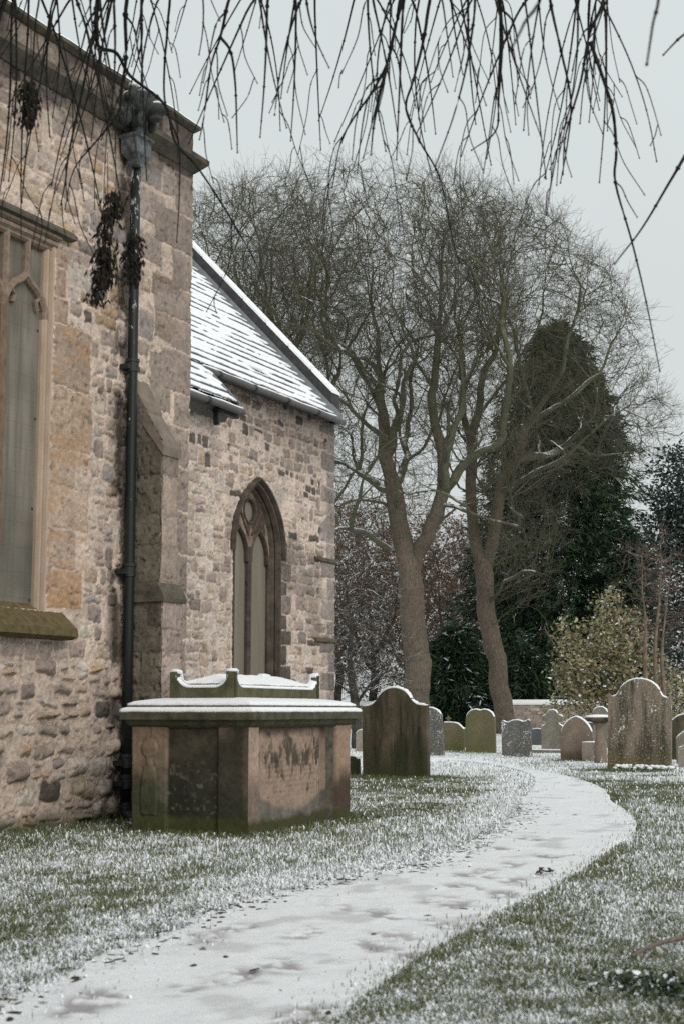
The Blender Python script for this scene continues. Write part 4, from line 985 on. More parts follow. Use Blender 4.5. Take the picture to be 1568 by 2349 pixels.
headstone('headstone', 'big lichen blotched brown headstone with notched shoulders right of the path', o_shoulder(1.17, 1.63, 1.30, .76, .05), gb(1465, 1763), .12, S_LICH, ry=1.6, rx=-2, snow=.024, seed=2, group=GY)
headstone('headstone', 'leaning headstone with snow plastered face, half hidden behind the large dark one', o_round(.62, 1.12, .18), gb(990, 1731), .10, S_SPECK, ry=-3, snow=.024, seed=3, group=GY)
def cross_fin(mb):
    for c, h in (((-.17, 0, .80), (.022, .03, .11)), ((-.17, 0, .84), (.075, .028, .022))): mb.box(c, h)
headstone('headstone', 'narrow green headstone with small cross finial on its sloping top', [(-.30, -.1), (.30, -.1), (.30, .56), (.14, .70), (.0, .735), (-.28, .735), (-.30, .70)], gb(1040, 1721), .10, S_OLIVE, ry=1, snow=.022, seed=4, group=GY, extra=cross_fin)
headstone('headstone', 'olive green round topped headstone standing alone before the right trunk', o_gothic(.80, 1.05, .80), gb(1102, 1725), .11, S_OLIVE, snow=.024, seed=5, group=GY)
headstone('headstone', 'squat grey headstone with scalloped top, its whole face speckled with snow', [(-.36, -.1), (.36, -.1), (.36, .72), (.355, .80), (.31, .84), (.27, .80)] + arc(0, .70, .23, 40, 140, 10, .13) + [(-.27, .80), (-.31, .84), (-.355, .80), (-.36, .72)], gb(1185, 1734), .10, S_SPECK, ry=-2.5, rx=-4, snow=.02, seed=6, group=GY)
headstone('headstone', 'small dark grey slate headstone, flat topped, behind the scalloped one', [(-.19, -.1), (.19, -.1), (.19, .47), (0, .50), (-.19, .47)], gb(1232, 1708), .08, S_SLATE, snow=.015, seed=7, group=GY)
headstone('headstone', 'thin dark slate headstone wedged between the two green ones', [(-.16, -.1), (.16, -.1), (.16, .55), (-.16, .55)], gb(1063, 1714), .07, S_SLATE, snow=.015, seed=17, group=GY)
tre = [(-.30, -.1), (.30, -.1), (.30, .62)] + [(.27, .66), (.20, .70), (.165, .76)] + arc(.215, .86, .07, -110, 70, 9) + arc(0, .92, .155, 10, 170, 16) + arc(-.215, .86, .07, 110, 290, 9) + [(-.165, .76), (-.20, .70), (-.27, .66), (-.30, .62)]
to = headstone('headstone', 'ornate grey headstone with trefoil shaped head on a snowy plinth', tre, gb(1268, 1726), .11, S_GREY, snow=.018, seed=8, group=GY)
mb = MB(); mb.box((0, -.16, .02), (.46, .22, .045)); pl_ = mb.build('plinth', S_GREY, None, bevel=.01); pl_.parent = to
mb = MB(); mb.box((0, -.17, .072), (.44, .2, .012)); pl2 = mb.build('plinth_snow', M_SNOW, None, bevel=.008); pl2.parent = pl_
headstone('headstone', 'plain pinkish brown headstone with pointed arch top right of the trefoil one', o_gothic(.76, .92, .42), gb(1324, 1740), .12, S_PINK, ry=-1, snow=.024, seed=9, group=GY)
headstone('stone_block', 'low pale square stone block beside the baluster pillar', [(-.22, -.1), (.22, -.1), (.22, .37), (-.22, .37)], gb(1362, 1742), .40, S_PALE, snow=.02, seed=10, cat='stone block')
headstone('headstone', 'round topped headstone peeping out behind the baluster pillar', o_round(.44, 1.16, .16), ground(1378, 1714), .10, S_GREY, snow=.024, seed=11, group=GY)
headstone('headstone', 'dark headstone low behind the pink brown one', [(-.22, -.1), (.22, -.1), (.22, .70), (-.22, .70)], ground(1352, 1712), .09, S_SLATE, snow=.02, seed=18, group=GY)
headstone('headstone', 'dark curved headstone at the frame edge right of the big lichen one', o_round(.86, .98, .26), gb(1580, 1742), .12, S_DARK, snow=.024, seed=12, group=GY)
headstone('headstone', 'greyish headstone with slanting snowy top at the right frame edge', [(-.36, -.1), (.36, -.1), (.36, .50), (.05, .76), (-.02, .76), (-.36, .50)], gb(1592, 1750), .11, S_GREY, snow=.02, seed=13, group=GY)
headstone('headstone', 'smallest pale stone at the right frame edge', o_shoulder(.44, .52, .36, .2), gb(1582, 1758), .10, S_PALE, snow=.018, seed=14, group=GY)
headstone('headstone', 'short kerb stone just left of the large dark headstone', o_round(.22, .30, .05), gb(810, 1776), .10, S_DARK, snow=.012, seed=15, group=GY)
headstone('headstone', 'thin grey stone standing far behind beside the bare sapling trunk', o_round(.3, .55, .1), gb(829, 1722), .1, S_PALE, snow=.015, seed=16, group=GY)
# baluster pillar with snowy square cap
pg = gb(1376, 1748); pil = thing('baluster_pillar', 'stone baluster pillar carrying a square snowy slab beside the big headstone', 'pillar', (pg[0], pg[1], 0))
mb = MB(); mb.lathe((0, 0, 0), [(.13, -.05), (.13, .06), (.12, .10), (.135, .22), (.125, .34), (.085, .52), (.075, .62), (.095, .66), (.08, .69), (.10, .73), (.14, .78), (.14, .81)], 18)
sh = mb.build('shaft', S_PINK, None, True); sh.parent = pil
mb = MB(); mb.loft([[(x * a, y * a, z) for x, y in ((-1, -1), (1, -1), (1, 1), (-1, 1))] for a, z in ((.15, .81), (.26, .84), (.29, .87), (.29, .91), (.27, .92))]); sh = mb.build('cap_slab', S_DARK, None, bevel=.006); sh.parent = pil
mb = MB(); mb.loft([[(x * a, y * a, z) for x, y in ((-1, -1), (-.3, -1.01), (.4, -1), (1, -1), (1, 0), (1, 1), (0, 1), (-1, 1), (-1, .2))] for a, z in ((.285, .912), (.28, .935), (.24, .955), (.08, .97))]); s2 = mb.build('snow_cap', M_SNOW, None, True); s2.parent = sh
pil.rotation_euler = (0, 0, R(20))
# heaped snow at the foot of the big lichen stone
bg_ = gb(1470, 1763); r_ = np.random.default_rng(77); bm = bmesh.new()
for i in range(46):
    t = r_.uniform(-.42, .62); g = bmesh.ops.create_icosphere(bm, subdivisions=2, radius=r_.uniform(.02, .05)); dx, dy, dz = t, r_.uniform(-.30, -.12), r_.uniform(0, .05) * (1.3 - abs(t))
    for v in g['verts']: v.co = Vector((v.co.x * 1.3 + bg_[0] + dx, v.co.y + bg_[1] + dy, v.co.z * .8 + dz + .01))
me = bpy.data.meshes.new('snow_heap'); bm.to_mesh(me); bm.free()
tag(link('snow_drift', me, M_SNOW, None, True), 'lumpy white snow heaped at the foot of the big lichen headstone', 'snow', kind='stuff')
# churchyard wall at the far side
def yard_wall(label, x0, d0, x1, d1, seed, hgt=1.33):
    a, b = at(x0, 1680, d0), at(x1, 1680, d1); d = (b - a); d[2] = 0; Lw = np.linalg.norm(d); d /= Lw; nrm = np.array([d[1], -d[0], 0])
    fw_ = thing('boundary_wall', label, 'wall', (a[0], a[1], 0))
    wst = pack(0, Lw, -.1, hgt, lambda u, v: dict(ch=(.13, .24), w=(.2, .55), gap=.03, rd=.4, pr=.03, keep=.9, rot=.04, split=.2), [], seed)
    relief('wall_face', axis((0, Lw, .07)), axis((-.1, hgt + .02, .05)), wst, (a[0], a[1], 0), d, (0, 0, 1), nrm, (.17, .135, .11), seed + 1, M_MASON, fw_)
    mb = MB(); q = [a + nrm * .0, a - nrm * .4, b - nrm * .4, b + nrm * .0]; mb.loft([[(p[0], p[1], z) for p in q] for z in (-.1, hgt)]); mb.build('wall_core', M_CORE, fw_)
    mb = MB(); q = [a + nrm * .06, a - nrm * .45, b - nrm * .45, b + nrm * .06]; qi = [a - nrm * .1, a - nrm * .3, b - nrm * .3, b - nrm * .1]
    mb.loft([[(p[0], p[1], hgt + .02) for p in q], [(p[0], p[1], hgt + .11) for p in q], [(p[0], p[1], hgt + .27) for p in qi]]); mb.build('coping_snow', M_SNOW, fw_)
yard_wall('far rubble churchyard wall under snow glimpsed left of the leaning trunk', 560, 86, 1000, 84, 91)
yard_wall('low rubble wall with thick snow coping right of the second tall trunk', 1172, 70.5, 1900, 66, 95, 1.32)
# ================================================================== TREES
# outline of the leafless crowns against the sky (survey units)
SKY = np.array([(380, 470), (450, 442), (500, 425), (560, 402), (640, 392), (740, 368), (820, 358), (900, 382), (960, 398), (1030, 388), (1120, 398), (1180, 440), (1240, 462), (1310, 505), (1330, 545), (1400, 595), (1430, 655), (1470, 705), (1492, 800), (1512, 872), (1570, 935), (1640, 1100)], float)
def resample(P, step):
    P = np.array(P, float); o = [P[0]]
    for a, b in zip(P[:-1], P[1:]):
        L = np.linalg.norm(b - a); n = max(1, int(round(L / step)))
        for t in range(1, n + 1): o.append(a + (b - a) * t / n)
    return np.array(o)
def smooth3(P, n=4):
    P = np.array(P, float); Q = np.vstack([2 * P[0] - P[1], P, 2 * P[-1] - P[-2]]); o = []
    for i in range(1, len(Q) - 2):
        for t in np.linspace(0, 1, n, endpoint=False):
            a, b, c, d = Q[i - 1:i + 3]; o.append(.5 * (2 * b + (c - a) * t + (2 * a - 5 * b + 4 * c - d) * t * t + (3 * b - a - 3 * c + d) * t ** 3))
    return np.array(o + [P[-1]])
def skeleton(polys, step, wob=.45):
    """first polyline is the trunk; the others spring from the nearest existing node"""
    pos = []; par = []
    for P in polys:
        S = resample(smooth3(P), step)
        q = np.arange(len(S)) * step; am = wob * np.minimum(1, q / 3.0)
        for ax in range(3): S[:, ax] += am * ((fbm(q, q * 0 + ax * 9.1 + len(pos), .45, 3, 7) - .5) * 2)
        if not pos: prev = -1
        else:
            prev = int(np.argmin(np.linalg.norm(np.array(pos) - S[0], axis=1))); S = S[1:]
        for p in S: pos.append(p); par.append(prev); prev = len(pos) - 1
    return pos, par
def in_sky(p, gap=14):
    d = p - np.array([0, 0, EYE]); z = d @ CAMF; x = 784 + 3262 * (d @ CAMR) / z; y = 1174.5 - 3262 * (d @ CAMU) / z
    return y > np.interp(x, SKY[:, 0], SKY[:, 1]) + gap
def secondary(pos, par, step, seed, every=1.5, zmin=8.5, ln=(2.6, 5.5)):
    """mid-size boughs fanning upward from the limbs, each forking again"""
    r = np.random.default_rng(seed); n0 = len(pos); stack = []
    for i in range(1, n0):
        if pos[i][2] < zmin or r.random() > step / every: continue
        d = pos[i] - pos[par[i]]; d /= np.linalg.norm(d); a = r.uniform(0, 6.28); h = np.array([math.cos(a), math.sin(a), 0])
        stack.append((i, d * .45 + h * .75 + np.array([0, 0, .35]), r.uniform(*ln), 0))
    while stack:
        i, d, L, lev = stack.pop(); d = d / np.linalg.norm(d); n = int(L / step); prev = i; p = np.array(pos[i])
        for k in range(n):
            d = d + r.normal(0, .17, 3); d[2] += .06; d /= np.linalg.norm(d); p = p + d * step
            if not in_sky(p): break
            pos.append(p); par.append(prev); prev = len(pos) - 1
            if lev < 2 and k > 1 and r.random() < step / (1.25 if lev == 0 else .9):
                a = r.uniform(0, 6.28); h = np.array([math.cos(a), math.sin(a), .25]); stack.append((prev, d * .75 + h * .6, L * r.uniform(.35, .6), lev + 1))
    return pos, par
def colonize(pos, par, attr, step, di, dk, seed, iters=220, wig=.35, up=.06, maxn=26000):
    r = np.random.default_rng(seed); pos = [np.array(p) for p in pos]; par = list(par)
    A = attr.copy(); P = np.array(pos); near = np.zeros(len(A), int); nd = np.full(len(A), 1e9)
    for s in range(0, len(P), 400):
        D = ((A[:, None] - P[None, s:s + 400]) ** 2).sum(-1); j = D.argmin(1); d = D[np.arange(len(A)), j]; k = d < nd; nd[k] = d[k]; near[k] = j[k] + s
    for it in range(iters):
        act = nd < di * di
        if not act.any() or len(pos) > maxn: break
        ids, inv = np.unique(near[act], return_inverse=True); Pn = np.array([pos[i] for i in ids])
        v = A[act] - Pn[inv]; v /= np.linalg.norm(v, axis=1)[:, None] + 1e-9
        acc = np.zeros((len(ids), 3)); np.add.at(acc, inv, v); acc /= np.linalg.norm(acc, axis=1)[:, None] + 1e-9
        acc += r.normal(0, wig, acc.shape); acc[:, 2] += up; acc /= np.linalg.norm(acc, axis=1)[:, None] + 1e-9
        new = Pn + acc * step; n0 = len(pos)
        for i, p in zip(ids, new): pos.append(p); par.append(int(i))
        D = ((A[:, None] - new[None]) ** 2).sum(-1); j = D.argmin(1); d = D[np.arange(len(A)), j]; k = d < nd; nd[k] = d[k]; near[k] = j[k] + n0
        keep = nd > dk * dk; A, near, nd = A[keep], near[keep], nd[keep]
        if len(A) == 0: break
    return np.array(pos), np.array(par)
def radii(par, tip, base):
    n = len(par); tips = np.ones(n); ch = np.zeros(n, int)
    for i in range(n - 1, 0, -1):
        if par[i] >= 0: ch[par[i]] += 1
    cnt = np.where(ch == 0, 1.0, 0.0)
    for i in range(n - 1, 0, -1):
        if par[i] >= 0: cnt[par[i]] += cnt[i]
    e = math.log(base / tip) / math.log(max(cnt[0], 2)); return tip * np.maximum(cnt, 1) ** e
def tubes(pos, par, rad, sel=None, main=None, dirs=None):
    """separate frusta with matching rings; returns [(V, F)] by number of sides"""
    n = len(par); c = np.arange(n); ok = par >= 0
    if sel is not None: ok &= sel
    c = c[ok]; p = par[c]; e = pos[c] - pos[p]; e /= np.linalg.norm(e, axis=1)[:, None] + 1e-9
    if main is None:
        best = np.full(n, -1); br = np.zeros(n)
        for i in range(n):
            q = par[i]
            if q >= 0 and rad[i] > br[q]: br[q] = rad[i]; best[q] = i
        main = best
    nd = np.zeros((n, 3)); hasp = par >= 0; ei = np.zeros((n, 3)); ei[hasp] = pos[hasp] - pos[par[hasp]]; ei /= np.linalg.norm(ei, axis=1)[:, None] + 1e-9
    nd = ei.copy(); mm = main >= 0; nd[mm] += ei[main[mm]]; nd /= np.linalg.norm(nd, axis=1)[:, None] + 1e-9
    ismain = main[p] == c
    d0 = np.where(ismain[:, None], nd[p], e); r0 = np.where(ismain, rad[p], np.minimum(rad[c] * 1.25, rad[p])); d1 = nd[c]; r1 = rad[c]
    ref = np.array([.83, .55, .05]); ref /= np.linalg.norm(ref)
    out = []
    for lo, hi, k in ((0, .022, 3), (.022, .09, 5), (.09, 9, 12)):
        m = (rad[c] >= lo) & (rad[c] < hi)
        if not m.any(): continue
        def ring(P, D, Rr):
            a = np.cross(D, ref); a /= np.linalg.norm(a, axis=1)[:, None] + 1e-9; b = np.cross(D, a)
            t = np.linspace(0, 2 * math.pi, k, endpoint=False)
            rr_ = Rr[:, None]
            if k == 12: rr_ = rr_ * (1 + .10 * np.sin(t * 3 + 1)[None] + .06 * np.sin(5 * t)[None])
            return P[:, None] + (a[:, None] * np.cos(t)[None, :, None] + b[:, None] * np.sin(t)[None, :, None]) * rr_[..., None]
        R0 = ring(pos[p[m]], d0[m], r0[m]); R1 = ring(pos[c[m]], d1[m], r1[m]); q = m.sum()
        V = np.concatenate([R0, R1], 1).reshape(-1, 3); i = np.arange(k); j = (i + 1) % k
        F = (np.arange(q)[:, None, None] * 2 * k + np.stack([i, j, j + k, i + k], -1)[None]).reshape(-1, 4)
        out.append((V, F))
    return out
def merge(parts):
    V = []; F = []; n = 0
    for v, f in parts: V.append(v); F.append(f + n); n += len(v)
    return np.concatenate(V), np.concatenate(F)
def sprays(pos, par, rad, seed, rmax, per, ln, rt, up=.25, sub=2, droop=0.0, out_c=None):
    """fine twigs at the ends of the crown: arrays in the same pos/par/rad form, roots loose"""
    r = np.random.default_rng(seed); cand = np.where((rad < rmax) & (par >= 0))[0]
    root = np.repeat(cand, per); root = root[r.random(len(root)) < .8]; m = len(root)
    d = pos[root] - pos[par[root]]; d /= np.linalg.norm(d, axis=1)[:, None] + 1e-9
    d = d + r.normal(0, .5, (m, 3)); d[:, 2] += up - droop; d /= np.linalg.norm(d, axis=1)[:, None]
    E = [];
    def grow(P0, d, L, k, r0):
        P = P0; segs = []
        for s in range(k):
            d = d + r.normal(0, .14, d.shape); d[:, 2] += .10 * (up - droop); d /= np.linalg.norm(d, axis=1)[:, None]
            N = P + d * L[:, None]; segs.append((P, N, r0 * (1 - .25 * s))); P = N
        return segs, d
    L = ln * r.uniform(.5, 1.4, m); s1, dd = grow(pos[root], d, L, 3, np.full(m, rt)); E += s1
    for (P, N, q) in s1:
        for _ in range(sub):
            k = r.random(m) < .55; d2 = (N - P)[k]; d2 /= np.linalg.norm(d2, axis=1)[:, None]; d2 += r.normal(0, .55, d2.shape); d2[:, 2] += up * .5 - droop; d2 /= np.linalg.norm(d2, axis=1)[:, None]
            s2, _d = grow(N[k], d2, L[k] * .7, 2, np.full(k.sum(), rt * .7)); E += s2
    P0 = np.concatenate([a for a, b, c in E]); P1 = np.concatenate([b for a, b, c in E]); rr_ = np.concatenate([c for a, b, c in E])
    d = P1 - P0; d /= np.linalg.norm(d, axis=1)[:, None] + 1e-9; a = np.cross(d, np.array([.6, .5, .62])); a /= np.linalg.norm(a, axis=1)[:, None] + 1e-9; b = np.cross(d, a)
    t = np.linspace(0, 2 * math.pi, 3, endpoint=False); O = a[:, None] * np.cos(t)[None, :, None] + b[:, None] * np.sin(t)[None, :, None]
    V = np.concatenate([P0[:, None] + O * rr_[:, None, None], P1[:, None] + O * (rr_ * .8)[:, None, None]], 1).reshape(-1, 3)
    i = np.arange(3); j = (i + 1) % 3; F = (np.arange(len(P0))[:, None, None] * 6 + np.stack([i, j, j + 3, i + 3], -1)[None]).reshape(-1, 4)
    return V, F, P1
def leaf_quads(P, size, seed, cols, flat=.3, aspect=.5, droop=0.0, weights=None, snow=0.0):
    r = np.random.default_rng(seed); n = len(P); d = r.normal(0, 1, (n, 3)); d[:, 2] = d[:, 2] * flat - droop; d /= np.linalg.norm(d, axis=1)[:, None]
    u = r.normal(0, 1, (n, 3)); a = np.cross(d, u); a /= np.linalg.norm(a, axis=1)[:, None] + 1e-9; nn = np.cross(d, a); s = size * r.uniform(.6, 1.35, (n, 1))
    V = np.stack([P, P + d * s * .5 + a * s * aspect / 2 + nn * s * .08, P + d * s, P + d * s * .5 - a * s * aspect / 2 + nn * s * .08], 1)
    C = np.array(cols)[r.choice(len(cols), n, p=weights)] * r.uniform(.7, 1.3, (n, 1))
    if snow: w_ = (r.random(n) < snow) & (np.abs(nn[:, 2]) > .45); C[w_] = (.74, .77, .79)
    i = np.arange(n)[:, None] * 4; F = np.concatenate([i + np.array([[0, 1, 2]]), i + np.array([[0, 2, 3]])])
    return V.reshape(-1, 3), F, np.repeat(C, 4, 0)

def crown_pts(blobs, n, seed, dep, dspan, gap=8):
    """attractors inside ellipses of the survey sheet, given real depth"""
    r = np.random.default_rng(seed); out_ = []
    while len(out_) < n:
        b = blobs[r.choice(len(blobs), p=np.array([q[2] * q[3] for q in blobs], float) / sum(q[2] * q[3] for q in blobs))]
        v = r.normal(0, 1, 3); v /= np.linalg.norm(v); v *= r.random() ** (1 / 2.6)
        x, y = b[0] + v[0] * b[2], b[1] + v[1] * b[3]
        if y < np.interp(x, SKY[:, 0], SKY[:, 1]) + gap + r.exponential(9): continue
        out_.append(at(x, y, dep + v[2] * dspan))
    return np.array(out_)
def limbs(L, dep):
    """polylines (x, y, depth offset) -> world"""
    return [[at(p[0], p[1], dep + (p[2] if len(p) > 2 else 0)) for p in P] for P in L]
def bare_tree(name, label, cat, polys, attr, seed, base_r, step=.36, di=3.6, dk=.55, tip=.013, rmax=.024, per=2, tw=.33, rt=.0088, up=.25, group=None, trunk_r=.2, droop=0.0, mats=None, wig=.20, sub=2, upg=.10, second=False):
    pos, par = skeleton(polys, step, min(.6, step * 1.3))
    if second: pos, par = secondary(pos, par, step, seed + 50)
    pos, par = colonize(pos, par, attr, step, di, dk, seed, wig=wig, up=upg)
    rad = radii(par, tip, base_r) * np.random.default_rng(seed).uniform(.95, 1.07, len(par)); top_ = pos[:, 2].max(); rad = np.where(rad > tip * 2, rad * (1 - .55 * sstep(.2, .9, pos[:, 2] / top_)), rad)
    b = pos[0]; bz = np.array([b[0], b[1], 0]); t = thing(name, label, cat, bz, group)
    if second: rad = rad * (1 + .35 * sstep(.02, .04, rad) * sstep(.26, .16, rad))
    h = pos[:, 2]; rad = rad * (1 + .45 * np.exp(-np.maximum(h, 0) / .5) * (rad > base_r * .6))
    mt = mats or (M_BARK, M_LIMB, M_TWIGS)
    big_ = rad > trunk_r
    for nm, sl_, mm in (('trunk', big_, mt[0]), ('limbs', (~big_) & (rad > .03), mt[1]), ('branches', rad <= .03, mt[2])):
        if not (sl_ & (par >= 0)).any(): continue
        V, F = merge(tubes(pos, par, rad, sl_)); link(nm, npmesh(nm, V, F), mm, t, True)
    V, F, tips = sprays(pos, par, rad, seed + 1, rmax, per, tw, rt, up, sub, droop); link('twigs', npmesh('twigs', V, F), mt[2], t)
    return t, pos, par, rad, tips
GT = 'tall bare trees behind the church'
D1, D2, D3 = 62, 67, 70
LT = limbs([
    [(958, 1692), (952, 1560), (944, 1440), (935, 1340), (928, 1250), (918, 1190), (905, 1120, .3), (892, 1040, .6), (884, 960, .8), (880, 880, 1), (868, 800, 1.5), (850, 700, 2), (836, 600, 2.4), (828, 500, 2.6)],
    [(938, 1345), (956, 1272, -.2), (984, 1214, -.5), (1008, 1150, -1), (1036, 1105, -1.3), (1088, 1052, -1.6), (1125, 1020, -2), (1150, 940, -2.4), (1165, 850, -3), (1150, 760, -3.4), (1160, 650, -3.6)],
    [(1012, 1140, -1), (1013, 1040, -.6), (998, 960, -.2), (996, 850, .2), (1002, 700, .6), (1010, 560, 1)],
    [(1020, 1128, -1.1), (1026, 1020, -2), (1060, 910, -2.6), (1066, 810, -3), (1110, 785, -3.4), (1124, 700, -4), (1122, 620, -4.2)],
    [(890, 1162, .2), (868, 1150, -.4), (804, 1152, -1.4), (764, 1168, -2.2), (720, 1176, -2.6)],
    [(880, 1128, .4), (838, 1090, 1), (790, 1058, 1.8), (740, 1046, 2.4), (690, 1000, 2.8)],
    [(905, 1268, 0), (855, 1232, -.8), (815, 1216, -1.6), (768, 1218, -2.2), (730, 1240, -2.6)],
    [(884, 960, .8), (850, 900, 1.8), (812, 830, 2.6), (770, 760, 3.4), (730, 660, 4), (700, 560, 4.4)],
    [(892, 1040, .6), (908, 950, -.8), (914, 830, -1.6), (942, 782, -2.2), (1010, 752, -3), (1040, 700, -3.6), (1060, 610, -4)],
    [(880, 880, 1), (840, 830, -1), (800, 800, -2.4), (755, 790, -3.4), (700, 770, -4)],
    [(905, 1120, .3), (930, 1040, 2), (945, 940, 3), (950, 820, 4), (960, 700, 4.6), (950, 560, 5)],
    [(1036, 1160, -1), (1064, 1167, -2), (1135, 1184, -3), (1184, 1216, -3.6), (1190, 1246, -3.8), (1160, 1278, -4), (1116, 1284, -4.2)],
    [(960, 1276, -.2), (1035, 1257, -1.6), (1092, 1266, -2.6), (1150, 1300, -3.2)],
], D1)
at1 = crown_pts([(880, 720, 330, 400), (960, 640, 260, 290), (740, 760, 220, 330), (860, 1080, 170, 180)], 4800, 1, D1, 6.5)
bare_tree('sycamore_tree', 'tall bare tree with leaning reddish trunk standing nearest the chancel', 'tree', LT, at1, 31, .54, group=GT, second=True)
RT = limbs([
    [(1158, 1700), (1148, 1600), (1128, 1490), (1110, 1400), (1102, 1310), (1090, 1230), (1084, 1140, .4), (1086, 1050, .8), (1100, 950, 1), (1120, 850, 1.4), (1140, 740, 1.8), (1150, 620, 2), (1140, 500, 2.2)],
    [(1104, 1310), (1135, 1220, -.6), (1150, 1130, -1), (1165, 1060, -1.4), (1200, 980, -2), (1260, 880, -2.6), (1310, 770, -3.2), (1340, 660, -3.6)],
    [(1150, 1130, -1), (1210, 1090, -2), (1290, 1050, -3), (1370, 990, -3.6), (1425, 940, -4)],
    [(1165, 1060, -1.4), (1230, 1040, 0), (1310, 1030, 1.6), (1390, 1040, 2.6), (1450, 1030, 3.4)],
    [(1086, 1050, .8), (1062, 950, 2), (1056, 850, 2.6), (1040, 740, 3.2), (1046, 600, 3.8)],
    [(1100, 950, 1), (1160, 860, 2), (1220, 760, 3), (1260, 640, 3.6), (1262, 540, 4)],
    [(1200, 980, -2), (1290, 920, -1.6), (1370, 850, -1), (1420, 770, -.6), (1440, 700, -.2)],
    [(1110, 1395), (1160, 1330, -2), (1220, 1300, -3.4), (1270, 1330, -4.4), (1300, 1400, -5)],
    [(1120, 1440), (1180, 1390, -1.6), (1230, 1400, -2.8), (1260, 1470, -3.6)],
], D2)
at2 = crown_pts([(1200, 760, 300, 370), (1330, 860, 200, 300), (1420, 960, 150, 150), (1150, 600, 180, 200), (1190, 1230, 120, 150)], 4500, 2, D2, 6.5)
bare_tree('sycamore_tree', 'tall bare tree leaning left, second trunk, in front of the dark yew', 'tree', RT, at2, 32, .42, group=GT, second=True)
TT = limbs([
    [(640, 1700), (646, 1400), (640, 1150), (632, 960), (628, 800, .4), (616, 700, .6), (600, 600, 1), (590, 500, 1.2)],
    [(634, 900), (676, 800, -1), (700, 700, -1.6), (720, 580, -2), (730, 480, -2.4)],
    [(632, 950), (560, 800, .6), (510, 700, 1), (480, 600, 1.4), (470, 520, 1.8)],
    [(640, 1050), (720, 960, 1), (770, 860, 1.8), (790, 740, 2.4)], [(640, 1000), (600, 850, -2), (560, 700, -3), (548, 560, -3.6)]], D3)
at3 = crown_pts([(590, 680, 230, 300), (680, 640, 180, 260), (470, 640, 120, 210)], 3800, 3, D3, 6)
bare_tree('sycamore_tree', 'bare tree whose crown rises behind the snowy chancel roof', 'tree', TT, at3, 33, .45, group=GT, second=True)
# small dark bare tree by the chancel corner
ST = limbs([[(818, 1716), (815, 1640), (806, 1560), (800, 1480), (798, 1400), (792, 1320), (800, 1250)], [(815, 1620), (850, 1570, -.4), (900, 1530, -.8), (940, 1500, -1)], [(806, 1560), (770, 1500, .5), (750, 1440, .8)],
            [(803, 1520), (840, 1470, .5), (880, 1420, 1), (900, 1360, 1.2)], [(812, 1600), (780, 1570, -.4), (750, 1560, -.6)], [(799, 1440), (770, 1380, -.5), (764, 1310, -.8)], [(799, 1420), (836, 1370, -.4), (850, 1290, -.6)]], 40)
at4 = crown_pts([(820, 1420, 95, 190), (840, 1540, 90, 60)], 760, 4, 40, 1.3)
bare_tree('small_bare_tree', 'small dark bare tree with snow lined branches at the chancel corner', 'tree', ST, at4, 34, .12, step=.16, di=1.3, dk=.22, tip=.010, rmax=.016, per=2, tw=.12, rt=.0045, up=.05, trunk_r=.06, mats=(M_DARKBARK, M_DARKBARK, M_DARKBARK), upg=0)
# russet beeches still holding dead leaves, far behind
GR = 'russet trees beyond the churchyard'
M_RUST = bark_mat('russet_twigs', (.10, .08, .06), (.15, .11, .085), False, 2)
for i, (x, y0, rx, ry, dep, lab) in enumerate(((850, 1390, 120, 240, 88, 'russet leafed tree seen left of the leaning reddish trunk'), (1010, 1360, 85, 190, 92, 'russet leafed tree seen between the two tall trunks'), (770, 1350, 90, 220, 96, 'russet leafed tree half hidden behind the chancel corner'), (925, 1390, 100, 230, 104, 'russet leafed tree directly behind the leaning reddish trunk'), (1090, 1400, 90, 220, 108, 'russet leafed tree behind the second tall trunk'))):
    pl = limbs([[(x, 1685), (x + 4, 1560), (x - 3, 1440), (x, 1330)], [(x, 1540), (x - 50, 1430, 1), (x - 60, 1330, 1.5)], [(x, 1520), (x + 50, 1420, -1), (x + 60, 1320, -1.5)]], dep)
    r_ = np.random.default_rng(60 + i); v = r_.normal(0, 1, (1500, 3)); v /= np.linalg.norm(v, axis=1)[:, None]; v *= r_.random((1500, 1)) ** .4
    aa_ = np.array([at(x + q[0] * rx, y0 + q[1] * ry, dep + q[2] * 4) for q in v])
    t_, pos, par, rad, tips = bare_tree('russet_tree', lab, 'tree', pl, aa_, 70 + i, .26, step=.42, di=4, dk=.6, tip=.016, rmax=.03, per=2, tw=.36, rt=.013, up=.1, trunk_r=.12, mats=(M_DARKBARK, M_RUST, M_RUST), group=GR)
    k = r_.random(len(tips)) < .62; V, F, C = leaf_quads(tips[k], .19, 80 + i, [(.17, .10, .06), (.14, .095, .06), (.21, .135, .085), (.11, .075, .05)], .6, .6, .3, snow=.03); link('leaves', npmesh('leaves', V, F, C), M_LEAF, t_)

